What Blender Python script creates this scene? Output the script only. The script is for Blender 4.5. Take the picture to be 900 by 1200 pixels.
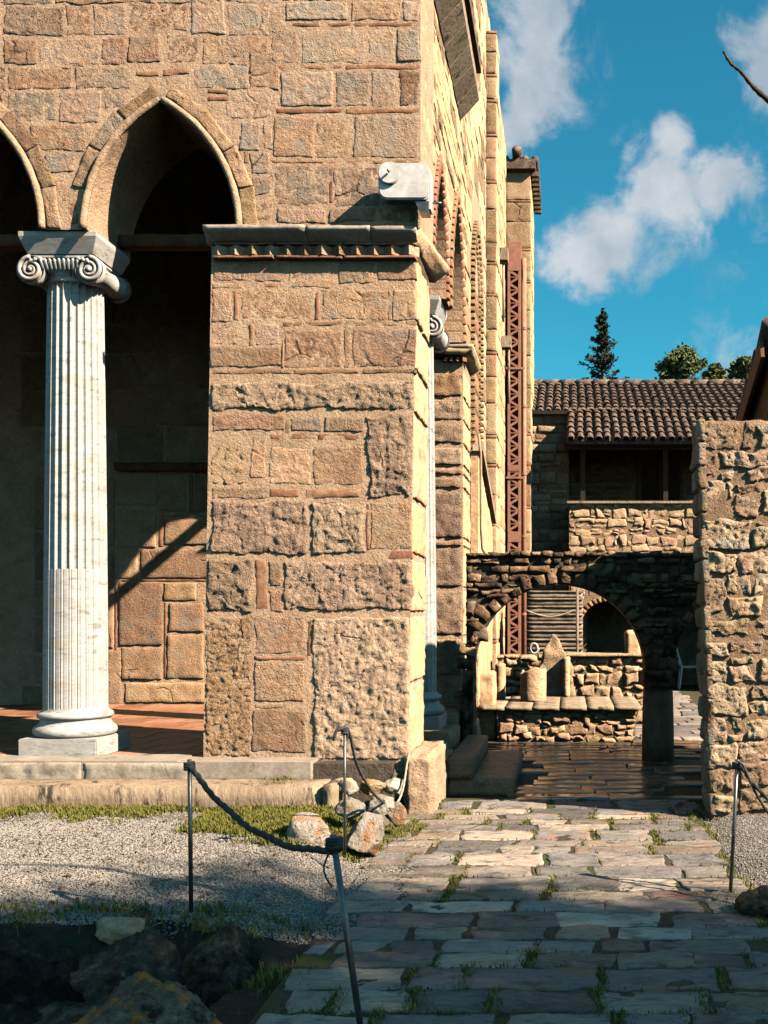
import bpy, bmesh, math, random
import numpy as np
from mathutils import Vector, noise, Matrix
R = random.Random(7)
scene = bpy.context.scene
for o in list(bpy.data.objects): bpy.data.objects.remove(o)
COL = scene.collection
PI = math.pi

# ------------------------------------------------------------------ camera
VPX, VPY, F, HC = 665.0, 715.0, 1200.0, 1.6        # where the level view axis falls in the 900x1200 frame
cam_d = bpy.data.cameras.new('camera'); cam = bpy.data.objects.new('camera', cam_d); COL.objects.link(cam)
cam.location = (0, 0, HC); cam.rotation_euler = (PI/2, 0, 0)
cam_d.sensor_fit = 'VERTICAL'; cam_d.sensor_height = 36; cam_d.lens = 36*F/1200
cam_d.shift_x = (450-VPX)/1200; cam_d.shift_y = (VPY-600)/1200
cam_d.clip_start = .05; cam_d.clip_end = 5000
scene.camera = cam
def W(px, py, Y): return Vector(((px-VPX)*Y/F, Y, HC-(py-VPY)*Y/F))
def XZ(px, py, Y): return ((px-VPX)*Y/F, HC-(py-VPY)*Y/F)

# ------------------------------------------------------------------ sun, sky, exposure
SUN = Vector((.90, -.43, .77)).normalized()
EXPO = 1.5
sl = bpy.data.lights.new('sun', 'SUN'); sl.energy = 5.0; sl.angle = math.radians(.53); sl.color = (1.0, .82, .64)
so = bpy.data.objects.new('sun', sl); COL.objects.link(so); so.location = SUN*30
so.rotation_euler = (-SUN).to_track_quat('-Z', 'Y').to_euler()
w = bpy.data.worlds.new('World'); scene.world = w; w.use_nodes = True
nt = w.node_tree; N = nt.nodes; L = nt.links
bg = N['Background']; SKY = .066; bg.inputs[1].default_value = SKY
sky = N.new('ShaderNodeTexSky'); sky.sky_type = 'NISHITA'; sky.sun_disc = False
sky.sun_elevation = math.asin(SUN.z); sky.sun_rotation = math.atan2(SUN.x, SUN.y)
sky.air_density = 1.0; sky.dust_density = .3; sky.ozone_density = 2.0
def wn(t, **k):
    n = N.new(t)
    for a, b in k.items(): setattr(n, a, b)
    return n
def wmath(op, a, b=None, clamp=False):
    n = wn('ShaderNodeMath', operation=op, use_clamp=clamp)
    for i, v in enumerate((a, b)):
        if v is None: continue
        if isinstance(v, (int, float)): n.inputs[i].default_value = v
        else: L.new(v, n.inputs[i])
    return n.outputs[0]
tint = wn('ShaderNodeMix', data_type='RGBA', blend_type='MULTIPLY'); tint.inputs[0].default_value = 1
tint.inputs[7].default_value = (.15, .76, .74, 1); L.new(sky.outputs[0], tint.inputs[6])
tc = wn('ShaderNodeTexCoord'); vn = wn('ShaderNodeVectorMath', operation='NORMALIZE'); L.new(tc.outputs['Generated'], vn.inputs[0])
DIRV = vn.outputs[0]
sx = wn('ShaderNodeSeparateXYZ'); L.new(DIRV, sx.inputs[0])     # the sky pales towards the horizon
hz = wn('ShaderNodeMapRange', interpolation_type='SMOOTHSTEP'); L.new(sx.outputs[2], hz.inputs[0]); hz.inputs[1].default_value = .0; hz.inputs[2].default_value = .24
ht = wn('ShaderNodeMix', data_type='RGBA'); L.new(hz.outputs[0], ht.inputs[0]); ht.inputs[6].default_value = (.62, .60, .56, 1); ht.inputs[7].default_value = (.15, .76, .74, 1); L.new(ht.outputs[2], tint.inputs[7])
def wnoise(scale, detail, rough, off=(0, 0, 0), dist=0):
    mp = wn('ShaderNodeMapping'); mp.inputs['Location'].default_value = off; L.new(DIRV, mp.inputs[0])
    n = wn('ShaderNodeTexNoise'); n.inputs['Scale'].default_value = scale; n.inputs['Detail'].default_value = detail
    n.inputs['Roughness'].default_value = rough; n.inputs['Distortion'].default_value = dist; L.new(mp.outputs[0], n.inputs['Vector'])
    return n.outputs[0]
n1 = wnoise(16, 8, .62, (3.1, .4, 1.7), .4); n2 = wnoise(2.3, 3, .5, (7.7, 7.7, 1.1))
blob = None
for px, py, r in ((628, 30, 62), (640, 80, 72), (632, 125, 52), (580, 60, 50), (612, 150, 40), (730, 285, 72), (775, 230, 80), (835, 210, 58), (690, 305, 60), (790, 170, 38), (660, 300, 40), (898, 30, 55), (905, 85, 40)):
    d = Vector(((px-VPX)/F, 1, -(py-VPY)/F)).normalized()
    dv = wn('ShaderNodeVectorMath', operation='DISTANCE'); L.new(DIRV, dv.inputs[0]); dv.inputs[1].default_value = d
    g = wmath('SUBTRACT', 1.0, wmath('DIVIDE', dv.outputs[1], r/F*1.05), True)
    blob = g if blob is None else wmath('MAXIMUM', blob, g)
gen = wmath('MULTIPLY', wmath('SUBTRACT', n2, .47, True), 2.2)  # general clouds, cover raised out of view to turn the fill light neutral
cov = wmath('ADD', wmath('MULTIPLY', blob, .62), gen)
dens = wmath('ADD', cov, wmath('MULTIPLY', wmath('SUBTRACT', n1, .5), 1.5))
mr = wn('ShaderNodeMapRange', interpolation_type='SMOOTHSTEP'); L.new(dens, mr.inputs[0])
mr.inputs[1].default_value = .08; mr.inputs[2].default_value = .52
gate = wmath('MULTIPLY', wmath('MULTIPLY', mr.outputs[0], .93), wmath('MULTIPLY', cov, 6.0, True))
cm = wn('ShaderNodeMix', data_type='RGBA'); L.new(gate, cm.inputs[0]); L.new(tint.outputs[2], cm.inputs[6])
k = 1/(SKY*2**EXPO); 
cc = wn('ShaderNodeMix', data_type='RGBA'); L.new(wmath('MULTIPLY', wmath('SUBTRACT', wnoise(9, 6, .6, (1.3, 7.4, 2.7)), .36), 3.2, True), cc.inputs[0])
cc.inputs[6].default_value = (.40*k, .48*k, .57*k, 1); cc.inputs[7].default_value = (.74*k, .77*k, .80*k, 1); L.new(cc.outputs[2], cm.inputs[7])
L.new(cm.outputs[2], bg.inputs[0])
vs = scene.view_settings; vs.view_transform = 'Standard'; vs.look = 'None'; vs.gamma = 1; vs.use_curve_mapping = False; vs.exposure = EXPO
scene.render.engine = 'CYCLES'; scene.cycles.use_denoising = True
try: scene.cycles.denoiser = 'OPENIMAGEDENOISE'
except Exception: pass
scene.cycles.max_bounces = 4; scene.cycles.diffuse_bounces = 0; scene.cycles.glossy_bounces = 2

# ------------------------------------------------------------------ materials
MATS = {}
def mat(name, cols, rough=.85, scale=6, detail=8, var=.25, hue=.02, bump=.4, bscale=30, pits=0, pscale=35, spec=.3, stains=None, grime=0, stretch=None, bdist=.02, wet=0, cracks=0):
    m = bpy.data.materials.new(name); m.use_nodes = True; MATS[name] = m
    t = m.node_tree; n = t.nodes; l = t.links; b = n['Principled BSDF']
    def nn(ty, **k):
        q = n.new(ty)
        for a, v in k.items(): setattr(q, a, v)
        return q
    def mth(op, a, c=None, clamp=False):
        q = nn('ShaderNodeMath', operation=op, use_clamp=clamp)
        for i, v in enumerate((a, c)):
            if v is None: continue
            if isinstance(v, (int, float)): q.inputs[i].default_value = v
            else: l.new(v, q.inputs[i])
        return q.outputs[0]
    geo = nn('ShaderNodeNewGeometry'); oi = nn('ShaderNodeObjectInfo')
    add = nn('ShaderNodeVectorMath', operation='ADD'); l.new(geo.outputs['Position'], add.inputs[0])
    sc_ = nn('ShaderNodeMath', operation='MULTIPLY'); l.new(oi.outputs['Random'], sc_.inputs[0]); sc_.inputs[1].default_value = 37.0 if var else 0
    l.new(sc_.outputs[0], add.inputs[1]); P = add.outputs[0]
    if stretch:
        mp = nn('ShaderNodeMapping'); mp.inputs['Scale'].default_value = stretch; l.new(P, mp.inputs[0]); P = mp.outputs[0]
    def noi(s, d=8, r=.6, off=0):
        q = nn('ShaderNodeTexNoise'); q.inputs['Scale'].default_value = s; q.inputs['Detail'].default_value = d; q.inputs['Roughness'].default_value = r
        if off:
            o_ = nn('ShaderNodeVectorMath', operation='ADD'); l.new(P, o_.inputs[0]); o_.inputs[1].default_value = (off, off*1.3, off*.7); l.new(o_.outputs[0], q.inputs['Vector'])
        else: l.new(P, q.inputs['Vector'])
        return q.outputs[0]
    ramp = nn('ShaderNodeValToRGB'); e = ramp.color_ramp.elements
    k_ = len(cols)
    while len(e) < k_: e.new(.5)
    for i, c in enumerate(cols):
        e[i].position = .3+.4*i/max(1, k_-1); e[i].color = (*c, 1)
    base = noi(scale, detail, .62)
    if var:   # every piece leans to its own end of the colour range
        base = mth('ADD', base, mth('MULTIPLY', mth('SUBTRACT', oi.outputs['Random'], .5), var))
    l.new(base, ramp.inputs[0]); col = ramp.outputs[0]
    fine = noi(scale*7, 6, .7, 3.3)
    fm = nn('ShaderNodeMapRange'); l.new(fine, fm.inputs[0]); fm.inputs[1].default_value = .3; fm.inputs[2].default_value = .7; fm.inputs[3].default_value = .72; fm.inputs[4].default_value = 1.2
    mm = nn('ShaderNodeMix', data_type='RGBA', blend_type='MULTIPLY'); mm.inputs[0].default_value = 1
    l.new(col, mm.inputs[6]); l.new(fm.outputs[0], mm.inputs[7]); col = mm.outputs[2]
    if stains:   # patches of another colour (lichen, soot, iron) with a shape of their own
        for c, s, lo, hi, of in stains:
            q = noi(s, 6, .65, of); r_ = nn('ShaderNodeMapRange'); l.new(q, r_.inputs[0]); r_.inputs[1].default_value = lo; r_.inputs[2].default_value = hi
            x = nn('ShaderNodeMix', data_type='RGBA'); l.new(r_.outputs[0], x.inputs[0]); l.new(col, x.inputs[6]); x.inputs[7].default_value = (*c, 1); col = x.outputs[2]
    if var:
        h = nn('ShaderNodeHueSaturation'); l.new(col, h.inputs['Color'])
        vv = mth('ADD', mth('MULTIPLY', mth('FRACT', mth('MULTIPLY', oi.outputs['Random'], 17.3)), var), 1-var/2)
        l.new(vv, h.inputs['Value'])
        l.new(mth('ADD', mth('MULTIPLY', mth('FRACT', mth('MULTIPLY', oi.outputs['Random'], 7.7)), hue), .5-hue/2), h.inputs['Hue']); col = h.outputs[0]
    l.new(col, b.inputs['Base Color'])
    b.inputs['Roughness'].default_value = rough; b.inputs['Specular IOR Level'].default_value = spec
    if wet:
        q = noi(1.7, 5, .6, 8.1); r_ = nn('ShaderNodeMapRange'); l.new(q, r_.inputs[0]); r_.inputs[1].default_value = .38; r_.inputs[2].default_value = .62
        r_.inputs[3].default_value = wet; r_.inputs[4].default_value = rough; l.new(r_.outputs[0], b.inputs['Roughness'])
    if bump:
        hgt = mth('ADD', noi(bscale, 9, .68, 1.7), mth('MULTIPLY', fine, .5))
        if pits:
            v = nn('ShaderNodeTexVoronoi'); v.inputs['Scale'].default_value = pscale; l.new(P, v.inputs['Vector'])
            pm = nn('ShaderNodeMapRange'); l.new(v.outputs['Distance'], pm.inputs[0]); pm.inputs[1].default_value = .05; pm.inputs[2].default_value = .34
            pg = nn('ShaderNodeMapRange'); l.new(noi(scale*1.5, 3, .5, 6.1), pg.inputs[0]); pg.inputs[1].default_value = .45; pg.inputs[2].default_value = .6
            hgt = mth('ADD', hgt, mth('MULTIPLY', mth('MULTIPLY', mth('SUBTRACT', pm.outputs[0], 1.0), pg.outputs[0]), pits))
        if cracks:
            wv = nn('ShaderNodeMix', data_type='VECTOR'); wv.inputs[0].default_value = .12; l.new(P, wv.inputs[4])
            tn = nn('ShaderNodeTexNoise'); tn.inputs['Scale'].default_value = 5; tn.inputs['Detail'].default_value = 5; l.new(P, tn.inputs['Vector']); l.new(tn.outputs['Color'], wv.inputs[5])
            ve = nn('ShaderNodeTexVoronoi', feature='DISTANCE_TO_EDGE'); ve.inputs['Scale'].default_value = cracks; l.new(wv.outputs[1], ve.inputs['Vector'])
            ce = nn('ShaderNodeMapRange'); l.new(ve.outputs['Distance'], ce.inputs[0]); ce.inputs[1].default_value = .0; ce.inputs[2].default_value = .03
            cg = nn('ShaderNodeMapRange'); l.new(noi(2.6, 3, .5, 12.7), cg.inputs[0]); cg.inputs[1].default_value = .56; cg.inputs[2].default_value = .68
            ck = mth('MULTIPLY', mth('SUBTRACT', 1.0, ce.outputs[0]), cg.outputs[0]); hgt = mth('SUBTRACT', hgt, mth('MULTIPLY', ck, .9))
            xk = nn('ShaderNodeMix', data_type='RGBA'); l.new(mth('MULTIPLY', ck, .45), xk.inputs[0]); l.new(col, xk.inputs[6]); xk.inputs[7].default_value = (.05, .038, .028, 1); l.new(xk.outputs[2], b.inputs['Base Color'])
        bp = nn('ShaderNodeBump'); bp.inputs['Strength'].default_value = bump;
        if var: l.new(mth('MULTIPLY', mth('ADD', mth('FRACT', mth('MULTIPLY', oi.outputs['Random'], 29.7)), .45), bump), bp.inputs['Strength'])
        bp.name = 'bump'; bp.inputs['Distance'].default_value = bdist; l.new(hgt, bp.inputs['Height']); l.new(bp.outputs[0], b.inputs['Normal'])
    return m
GREYL = ((.20, .185, .165), 4, .56, .72, 2.2)
mat('ashlar', [(0.35, 0.204, 0.116), (0.458, 0.276, 0.163), (0.546, 0.349, 0.214)], cracks=2.2, scale=4, var=.18, hue=.01, bump=1.0, bscale=52, pits=.7, pscale=48, bdist=.035, stains=[((.36, .275, .20), 5, .5, .66, 2.2), ((.13, .10, .08), 14, .62, .74, 9.4)])
mat('ashlar_upper', [(0.36, 0.23, 0.146), (0.464, 0.309, 0.202), (0.546, 0.382, 0.263)], cracks=2.4, scale=4, var=.16, hue=.008, bump=1.0, bscale=52, pits=.7, pscale=48, bdist=.035, stains=[((.37, .305, .24), 4, .46, .62, 2.2), ((.12, .095, .08), 13, .62, .74, 9.4)])
mat('ashlar_orange', [(.33, .20, .105), (.45, .29, .155), (.50, .36, .22)], cracks=2.4, scale=5, var=.2, bump=1.0, bscale=52, pits=.7, pscale=48, bdist=.035, stains=[((.22, .13, .07), 9, .60, .74, 4.4)])
mat('rough_stone', [(0.275, 0.186, 0.123), (0.408, 0.284, 0.19), (0.51, 0.367, 0.252)], cracks=3.0, scale=6, var=.15, bump=1.0, bscale=52, pits=.7, pscale=48, bdist=.035, stains=[((.14, .115, .09), 16, .58, .70, 4.4)])
mat('plaster_side', [(.52, .32, .165), (.66, .43, .235), (.72, .51, .31)], cracks=1.6, scale=3, var=.12, bump=.6, bscale=14, bdist=.03, stains=[((.30, .18, .08), 5, .58, .72, 3.1)])
mat('mortar', [(0.41, 0.265, 0.165), (0.5, 0.335, 0.215), (0.56, 0.4, 0.265)], scale=7, var=0, bump=.8, bscale=32, bdist=.03, stains=[((.25, .19, .135), 4, .55, .70, 4.1)])
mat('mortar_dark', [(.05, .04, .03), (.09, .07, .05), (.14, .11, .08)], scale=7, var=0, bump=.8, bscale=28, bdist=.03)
mat('mortar_rubble', [(.22, .14, .085), (.31, .20, .12), (.38, .26, .165)], scale=8, var=0, bump=.9, bscale=34, bdist=.035)
mat('brick', [(.22, .10, .055), (.32, .155, .085), (.40, .23, .135)], scale=12, var=.3, bump=.5, bscale=40, bdist=.015, stains=[((.40, .31, .22), 9, .58, .72, 5.2)])
mat('rubble', [(0.284, 0.18, 0.109), (0.42, 0.285, 0.176), (0.525, 0.39, 0.261)], scale=7, var=.34, hue=.03, bump=.9, bscale=26, pits=.9, pscale=30, bdist=.035, stains=[((.38, .35, .31), 5, .56, .70, 2.2), ((.16, .12, .08), 11, .60, .74, 8.4)])
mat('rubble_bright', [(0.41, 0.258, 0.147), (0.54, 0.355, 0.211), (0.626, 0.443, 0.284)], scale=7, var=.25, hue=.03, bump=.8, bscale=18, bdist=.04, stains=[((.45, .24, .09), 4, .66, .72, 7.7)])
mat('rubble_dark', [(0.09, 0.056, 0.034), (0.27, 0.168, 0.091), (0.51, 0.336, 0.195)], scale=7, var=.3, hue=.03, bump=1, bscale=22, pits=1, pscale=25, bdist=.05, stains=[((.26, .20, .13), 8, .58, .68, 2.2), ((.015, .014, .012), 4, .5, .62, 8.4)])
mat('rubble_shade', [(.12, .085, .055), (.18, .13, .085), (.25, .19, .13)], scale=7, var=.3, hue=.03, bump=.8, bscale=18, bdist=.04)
mat('boulder', [(0.03, 0.022, 0.015), (0.085, 0.063, 0.042), (0.26, 0.2, 0.14)], scale=16, var=.12, bump=1, bscale=16, pits=1, pscale=22, bdist=.06, stains=[((.30, .12, .025), 5, .62, .68, 5.5), ((.02, .024, .014), 5, .54, .64, 1.2)])
mat('lichen_rock', [(0.09, 0.065, 0.045), (0.22, 0.165, 0.115), (0.38, 0.31, 0.23)], scale=14, var=0, bump=1, bscale=30, pits=.8, pscale=30, bdist=.05, stains=[((.75, .29, .06), 6, .50, .58, 5.5), ((.03, .028, .02), 9, .56, .64, 8.8)])
mat('field_rock', [(.24, .20, .15), (.42, .37, .30), (.55, .50, .42)], scale=8, var=.12, bump=.9, bscale=18, pits=.6, pscale=20, bdist=.05, stains=[((.46, .22, .07), 5, .49, .60, 5.5), ((.07, .06, .045), 10, .60, .68, 8.8)])
mat('marble', [(.34, .33, .31), (.42, .41, .385), (.47, .46, .435)], rough=.5, scale=2.5, var=0, bump=.12, bscale=40, bdist=.008, spec=.4, stretch=(1, 1, 3.2), stains=[((.24, .235, .225), 6, .56, .63, 3.3), ((.40, .33, .235), 3, .56, .72, 7.1)])
mat('marble_grey', [(.26, .215, .165), (.34, .285, .225), (.41, .35, .285)], cracks=2.5, rough=.6, scale=5, var=.15, bump=.3, bscale=40, bdist=.01, stains=[((.12, .11, .10), 5, .58, .7, 2.9)])
mat('step_stone', [(.20, .125, .075), (.28, .18, .11), (.35, .24, .15)], rough=.6, scale=6, var=.15, bump=.5, bscale=24, bdist=.02, stains=[((.09, .07, .05), 8, .55, .66, 2.9)])
mat('kerb_stone', [(.26, .19, .12), (.34, .26, .17), (.40, .32, .23)], rough=.8, scale=6, var=.1, bump=.6, bscale=30, bdist=.02, stretch=(1, 1, .35), stains=[((.05, .04, .03), 9, .56, .64, 2.9)])
mat('flag_dry', [(0.211, 0.198, 0.189), (0.299, 0.264, 0.23), (0.405, 0.326, 0.252)], cracks=2.8, rough=.7, scale=4, var=.6, hue=.014, bump=1.0, bscale=34, bdist=.03, pits=.6, pscale=40, stretch=(.6, 1.4, 1), stains=[((.34, .19, .11), 3, .56, .66, 6.6), ((.10, .095, .09), 7, .54, .66, 2.6), ((.12, .115, .10), 2.2, .55, .66, 14.9), ((.40, .37, .32), 5, .60, .7, 4.9)])
mat('flag_wet', [(0.091, 0.063, 0.045), (0.156, 0.098, 0.06), (0.221, 0.138, 0.085)], rough=.32, scale=4, var=.4, hue=.02, bump=.16, bscale=10, bdist=.02, spec=.9, wet=.06, stretch=(.6, 1.4, 1))
mat('paving_soil', [(.035, .03, .02), (.065, .055, .038), (.11, .09, .06)], scale=20, var=0, bump=.8, bscale=50, bdist=.02, stains=[((.05, .07, .015), 6, .52, .6, 3.7)])
mat('gravel_bed', [(.11, .105, .09), (.20, .178, .155), (.29, .26, .23)], scale=38, var=0, bump=1, bscale=70, bdist=.02)
mat('gravel', [(.17, .15, .13), (.27, .24, .21), (.38, .345, .31)], scale=55, detail=2, var=0, bump=.3, bscale=60, bdist=.005)
mat('soil', [(.02, .018, .012), (.04, .034, .024), (.07, .06, .045)], scale=10, var=0, bump=1, bscale=30, bdist=.04, stains=[((.03, .045, .012), 5, .52, .62, 3.7)])
mat('grass', [(.07, .08, .014), (.13, .13, .022), (.21, .18, .04)], scale=14, detail=3, var=0, bump=0)
mat('leaf_dark', [(0.016, 0.029, 0.014), (0.029, 0.047, 0.022), (0.046, 0.065, 0.029)], scale=3, detail=3, var=0, bump=0)
mat('leaf_olive', [(0.07, 0.098, 0.029), (0.119, 0.147, 0.046), (0.182, 0.196, 0.065)], scale=3, detail=3, var=0, bump=0)
mat('bark', [(.05, .038, .028), (.09, .07, .05), (.13, .10, .075)], scale=12, var=0, bump=.9, bscale=30, bdist=.02)
mat('wood', [(.07, .036, .017), (.12, .062, .03), (.18, .10, .05)], scale=6, var=.25, bump=.4, bscale=20, bdist=.01, stretch=(1, 1, 1))
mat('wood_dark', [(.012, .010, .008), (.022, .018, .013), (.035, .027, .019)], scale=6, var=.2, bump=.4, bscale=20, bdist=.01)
mat('wood_grey', [(.14, .10, .07), (.24, .18, .13), (.34, .27, .20)], scale=7, var=.3, bump=.5, bscale=22, bdist=.012, stains=[((.10, .07, .05), 8, .55, .66, 2.8)])
mat('roof_tile', [(.07, .045, .033), (.14, .095, .07), (.24, .175, .135)], scale=7, detail=6, var=0, bump=.6, bscale=30, bdist=.02, stains=[((.045, .035, .028), 5, .52, .62, 2.3), ((.36, .29, .23), 9, .60, .68, 6.9)])
mat('floor_tile', [(.26, .115, .06), (.34, .16, .09), (.40, .21, .13)], rough=.55, scale=3, var=.35, bump=.2, bscale=20, bdist=.01, stains=[((.42, .28, .2), 5, .58, .7, 2.3)])
mat('red_steel', [(.27, .115, .075), (.34, .155, .10), (.40, .20, .14)], rough=.6, scale=9, var=.1, bump=.15, bscale=40, bdist=.005)
mat('white_enamel', [(.56, .54, .51), (.62, .60, .575), (.66, .64, .62)], rough=.38, scale=2, var=0, bump=.04, bscale=60, bdist=.004, spec=.5, stains=[((.45, .42, .38), 4, .62, .8, 2)])
mat('grey_metal', [(.10, .10, .10), (.15, .15, .145), (.20, .195, .19)], rough=.4, scale=12, var=.1, bump=.1, bscale=60, bdist=.004, spec=.6)
mat('rope_dark', [(.025, .028, .03), (.045, .05, .052), (.075, .08, .08)], scale=30, var=0, bump=.6, bscale=150, bdist=.004)
mat('rope_pale', [(.28, .22, .15), (.38, .31, .22), (.46, .38, .28)], scale=30, var=0, bump=.5, bscale=150, bdist=.004)
mat('interior', [(.09, .075, .06), (.13, .105, .085), (.17, .14, .11)], scale=4, var=0, bump=.5, bscale=20, bdist=.03)
MATS['grey_metal'].node_tree.nodes['Principled BSDF'].inputs['Metallic'].default_value = .8

# ------------------------------------------------------------------ object helpers
WL = {}
def wloc(o): return WL[o.name] if o is not None else Vector((0, 0, 0))
def tag(o, label=None, cat=None, group=None, kind=None):
    if label: o['label'] = label
    if cat: o['category'] = cat
    if group: o['group'] = group
    if kind: o['kind'] = kind
    return o
def empty(name, loc, label=None, cat=None, group=None):
    o = bpy.data.objects.new(name, None); COL.objects.link(o); o.location = loc; o.empty_display_size = .2
    WL[o.name] = Vector(loc); return tag(o, label, cat, group)
def mk(name, verts, faces, m, parent=None, smooth=False, mats=None, fmat=None):
    v = np.asarray(verts, dtype=np.float64).reshape(-1, 3)
    lo, hi = v.min(0), v.max(0); c = Vector(((lo[0]+hi[0])/2, (lo[1]+hi[1])/2, lo[2]))
    me = bpy.data.meshes.new(name); me.from_pydata((v-np.array(c)).tolist(), [], faces)
    for q in (mats or [m]): me.materials.append(MATS[q])
    if fmat is not None: me.polygons.foreach_set('material_index', fmat)
    if smooth: me.polygons.foreach_set('use_smooth', [True]*len(me.polygons))
    me.update()
    o = bpy.data.objects.new(name, me); COL.objects.link(o); WL[o.name] = c
    if parent is not None: o.parent = parent; o.location = c-wloc(parent)
    else: o.location = c
    return o
class MB:
    def __init__(s): s.v = []; s.f = []
    def add(s, v, f):
        n = len(s.v); s.v += [tuple(p) for p in v]; s.f += [tuple(i+n for i in q) for q in f]; return s
    def box(s, x0, x1, y0, y1, z0, z1):
        v = [(x0, y0, z0), (x1, y0, z0), (x1, y1, z0), (x0, y1, z0), (x0, y0, z1), (x1, y0, z1), (x1, y1, z1), (x0, y1, z1)]
        return s.add(v, [(0, 3, 2, 1), (4, 5, 6, 7), (0, 1, 5, 4), (1, 2, 6, 5), (2, 3, 7, 6), (3, 0, 4, 7)])
    def hexa(s, v): return s.add(v, [(0, 3, 2, 1), (4, 5, 6, 7), (0, 1, 5, 4), (1, 2, 6, 5), (2, 3, 7, 6), (3, 0, 4, 7)])
    def bar(s, a, b, wd, dp=None, up=(0, 0, 1)):
        a, b = Vector(a), Vector(b); d = (b-a).normalized(); u = Vector(up)
        if abs(d.dot(u)) > .98: u = Vector((0, 1, 0))
        x = d.cross(u).normalized()*wd/2; y = x.cross(d).normalized()*(dp or wd)/2
        return s.hexa([a-x-y, a+x-y, a+x+y, a-x+y, b-x-y, b+x-y, b+x+y, b-x+y])
    def tube(s, pts, r, seg=8, lobes=0, twist=0, cap=True):
        pts = [Vector(p) for p in pts]; n = len(s.v); k = len(pts); rr = r if hasattr(r, '__len__') else [r]*k
        ref = None; dist = 0
        for i, p in enumerate(pts):
            d = (pts[min(i+1, k-1)]-pts[max(i-1, 0)]).normalized()
            if ref is None: ref = d.orthogonal().normalized()
            ref = (ref-d*ref.dot(d)).normalized(); bi = d.cross(ref)
            if i: dist += (p-pts[i-1]).length
            for j in range(seg):
                a = 2*PI*j/seg; q = rr[i]*(1+.2*math.cos(lobes*a-twist*dist)) if lobes else rr[i]
                s.v.append(tuple(p+(ref*math.cos(a)+bi*math.sin(a))*q))
        for i in range(k-1):
            for j in range(seg):
                s.f.append((n+i*seg+j, n+i*seg+(j+1) % seg, n+(i+1)*seg+(j+1) % seg, n+(i+1)*seg+j))
        if cap:
            s.f.append(tuple(n+j for j in reversed(range(seg)))); s.f.append(tuple(n+(k-1)*seg+j for j in range(seg)))
        return s
    def lathe(s, prof, c, seg=24):
        n = len(s.v); k = len(prof)
        for r, z in prof:
            for j in range(seg):
                a = 2*PI*j/seg; s.v.append((c[0]+r*math.cos(a), c[1]+r*math.sin(a), c[2]+z))
        for i in range(k-1):
            for j in range(seg): s.f.append((n+i*seg+j, n+i*seg+(j+1) % seg, n+(i+1)*seg+(j+1) % seg, n+(i+1)*seg+j))
        s.f.append(tuple(n+j for j in reversed(range(seg)))); s.f.append(tuple(n+(k-1)*seg+j for j in range(seg))); return s
    def build(s, name, m, parent=None, smooth=False): return mk(name, s.v, s.f, m, parent, smooth)
def copy_tree(o, loc, parent=None):
    c = o.copy(); COL.objects.link(c); c.parent = parent
    WL[c.name] = Vector(loc); c.location = Vector(loc)-(wloc(parent) if parent else Vector((0, 0, 0)))
    for ch in o.children:
        d = ch.copy(); COL.objects.link(d); d.parent = c
        for g in ch.children:
            e = g.copy(); COL.objects.link(e); e.parent = d
    return c
def bevel(o, wd=.01, seg=2):
    bm = bmesh.new(); bm.from_mesh(o.data)
    bmesh.ops.bevel(bm, geom=[e for e in bm.edges if e.calc_face_angle(0) > .5], offset=wd, segments=seg, affect='EDGES', clamp_overlap=True)
    bm.to_mesh(o.data); bm.free(); return o
def roughen(o, cuts_len, amp, freq, seed=0):
    bm = bmesh.new(); bm.from_mesh(o.data)
    for _ in range(6):
        es = [e for e in bm.edges if e.calc_length() > cuts_len]
        if not es or len(bm.faces) > 60000: break
        bmesh.ops.subdivide_edges(bm, edges=es, cuts=1, use_grid_fill=True)
    bmesh.ops.triangulate(bm, faces=[f for f in bm.faces if len(f.verts) > 4])
    bm.normal_update()
    off = Vector((seed*3.1, seed*1.7, seed*.9))
    mv = {v: v.normal*amp*noise.fractal((v.co+o.location+off)*freq, .8, 2.1, 5) for v in bm.verts}
    for v, d in mv.items(): v.co += d
    bm.to_mesh(o.data); bm.free()
    o.data.polygons.foreach_set('use_smooth', [True]*len(o.data.polygons)); return o
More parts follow.
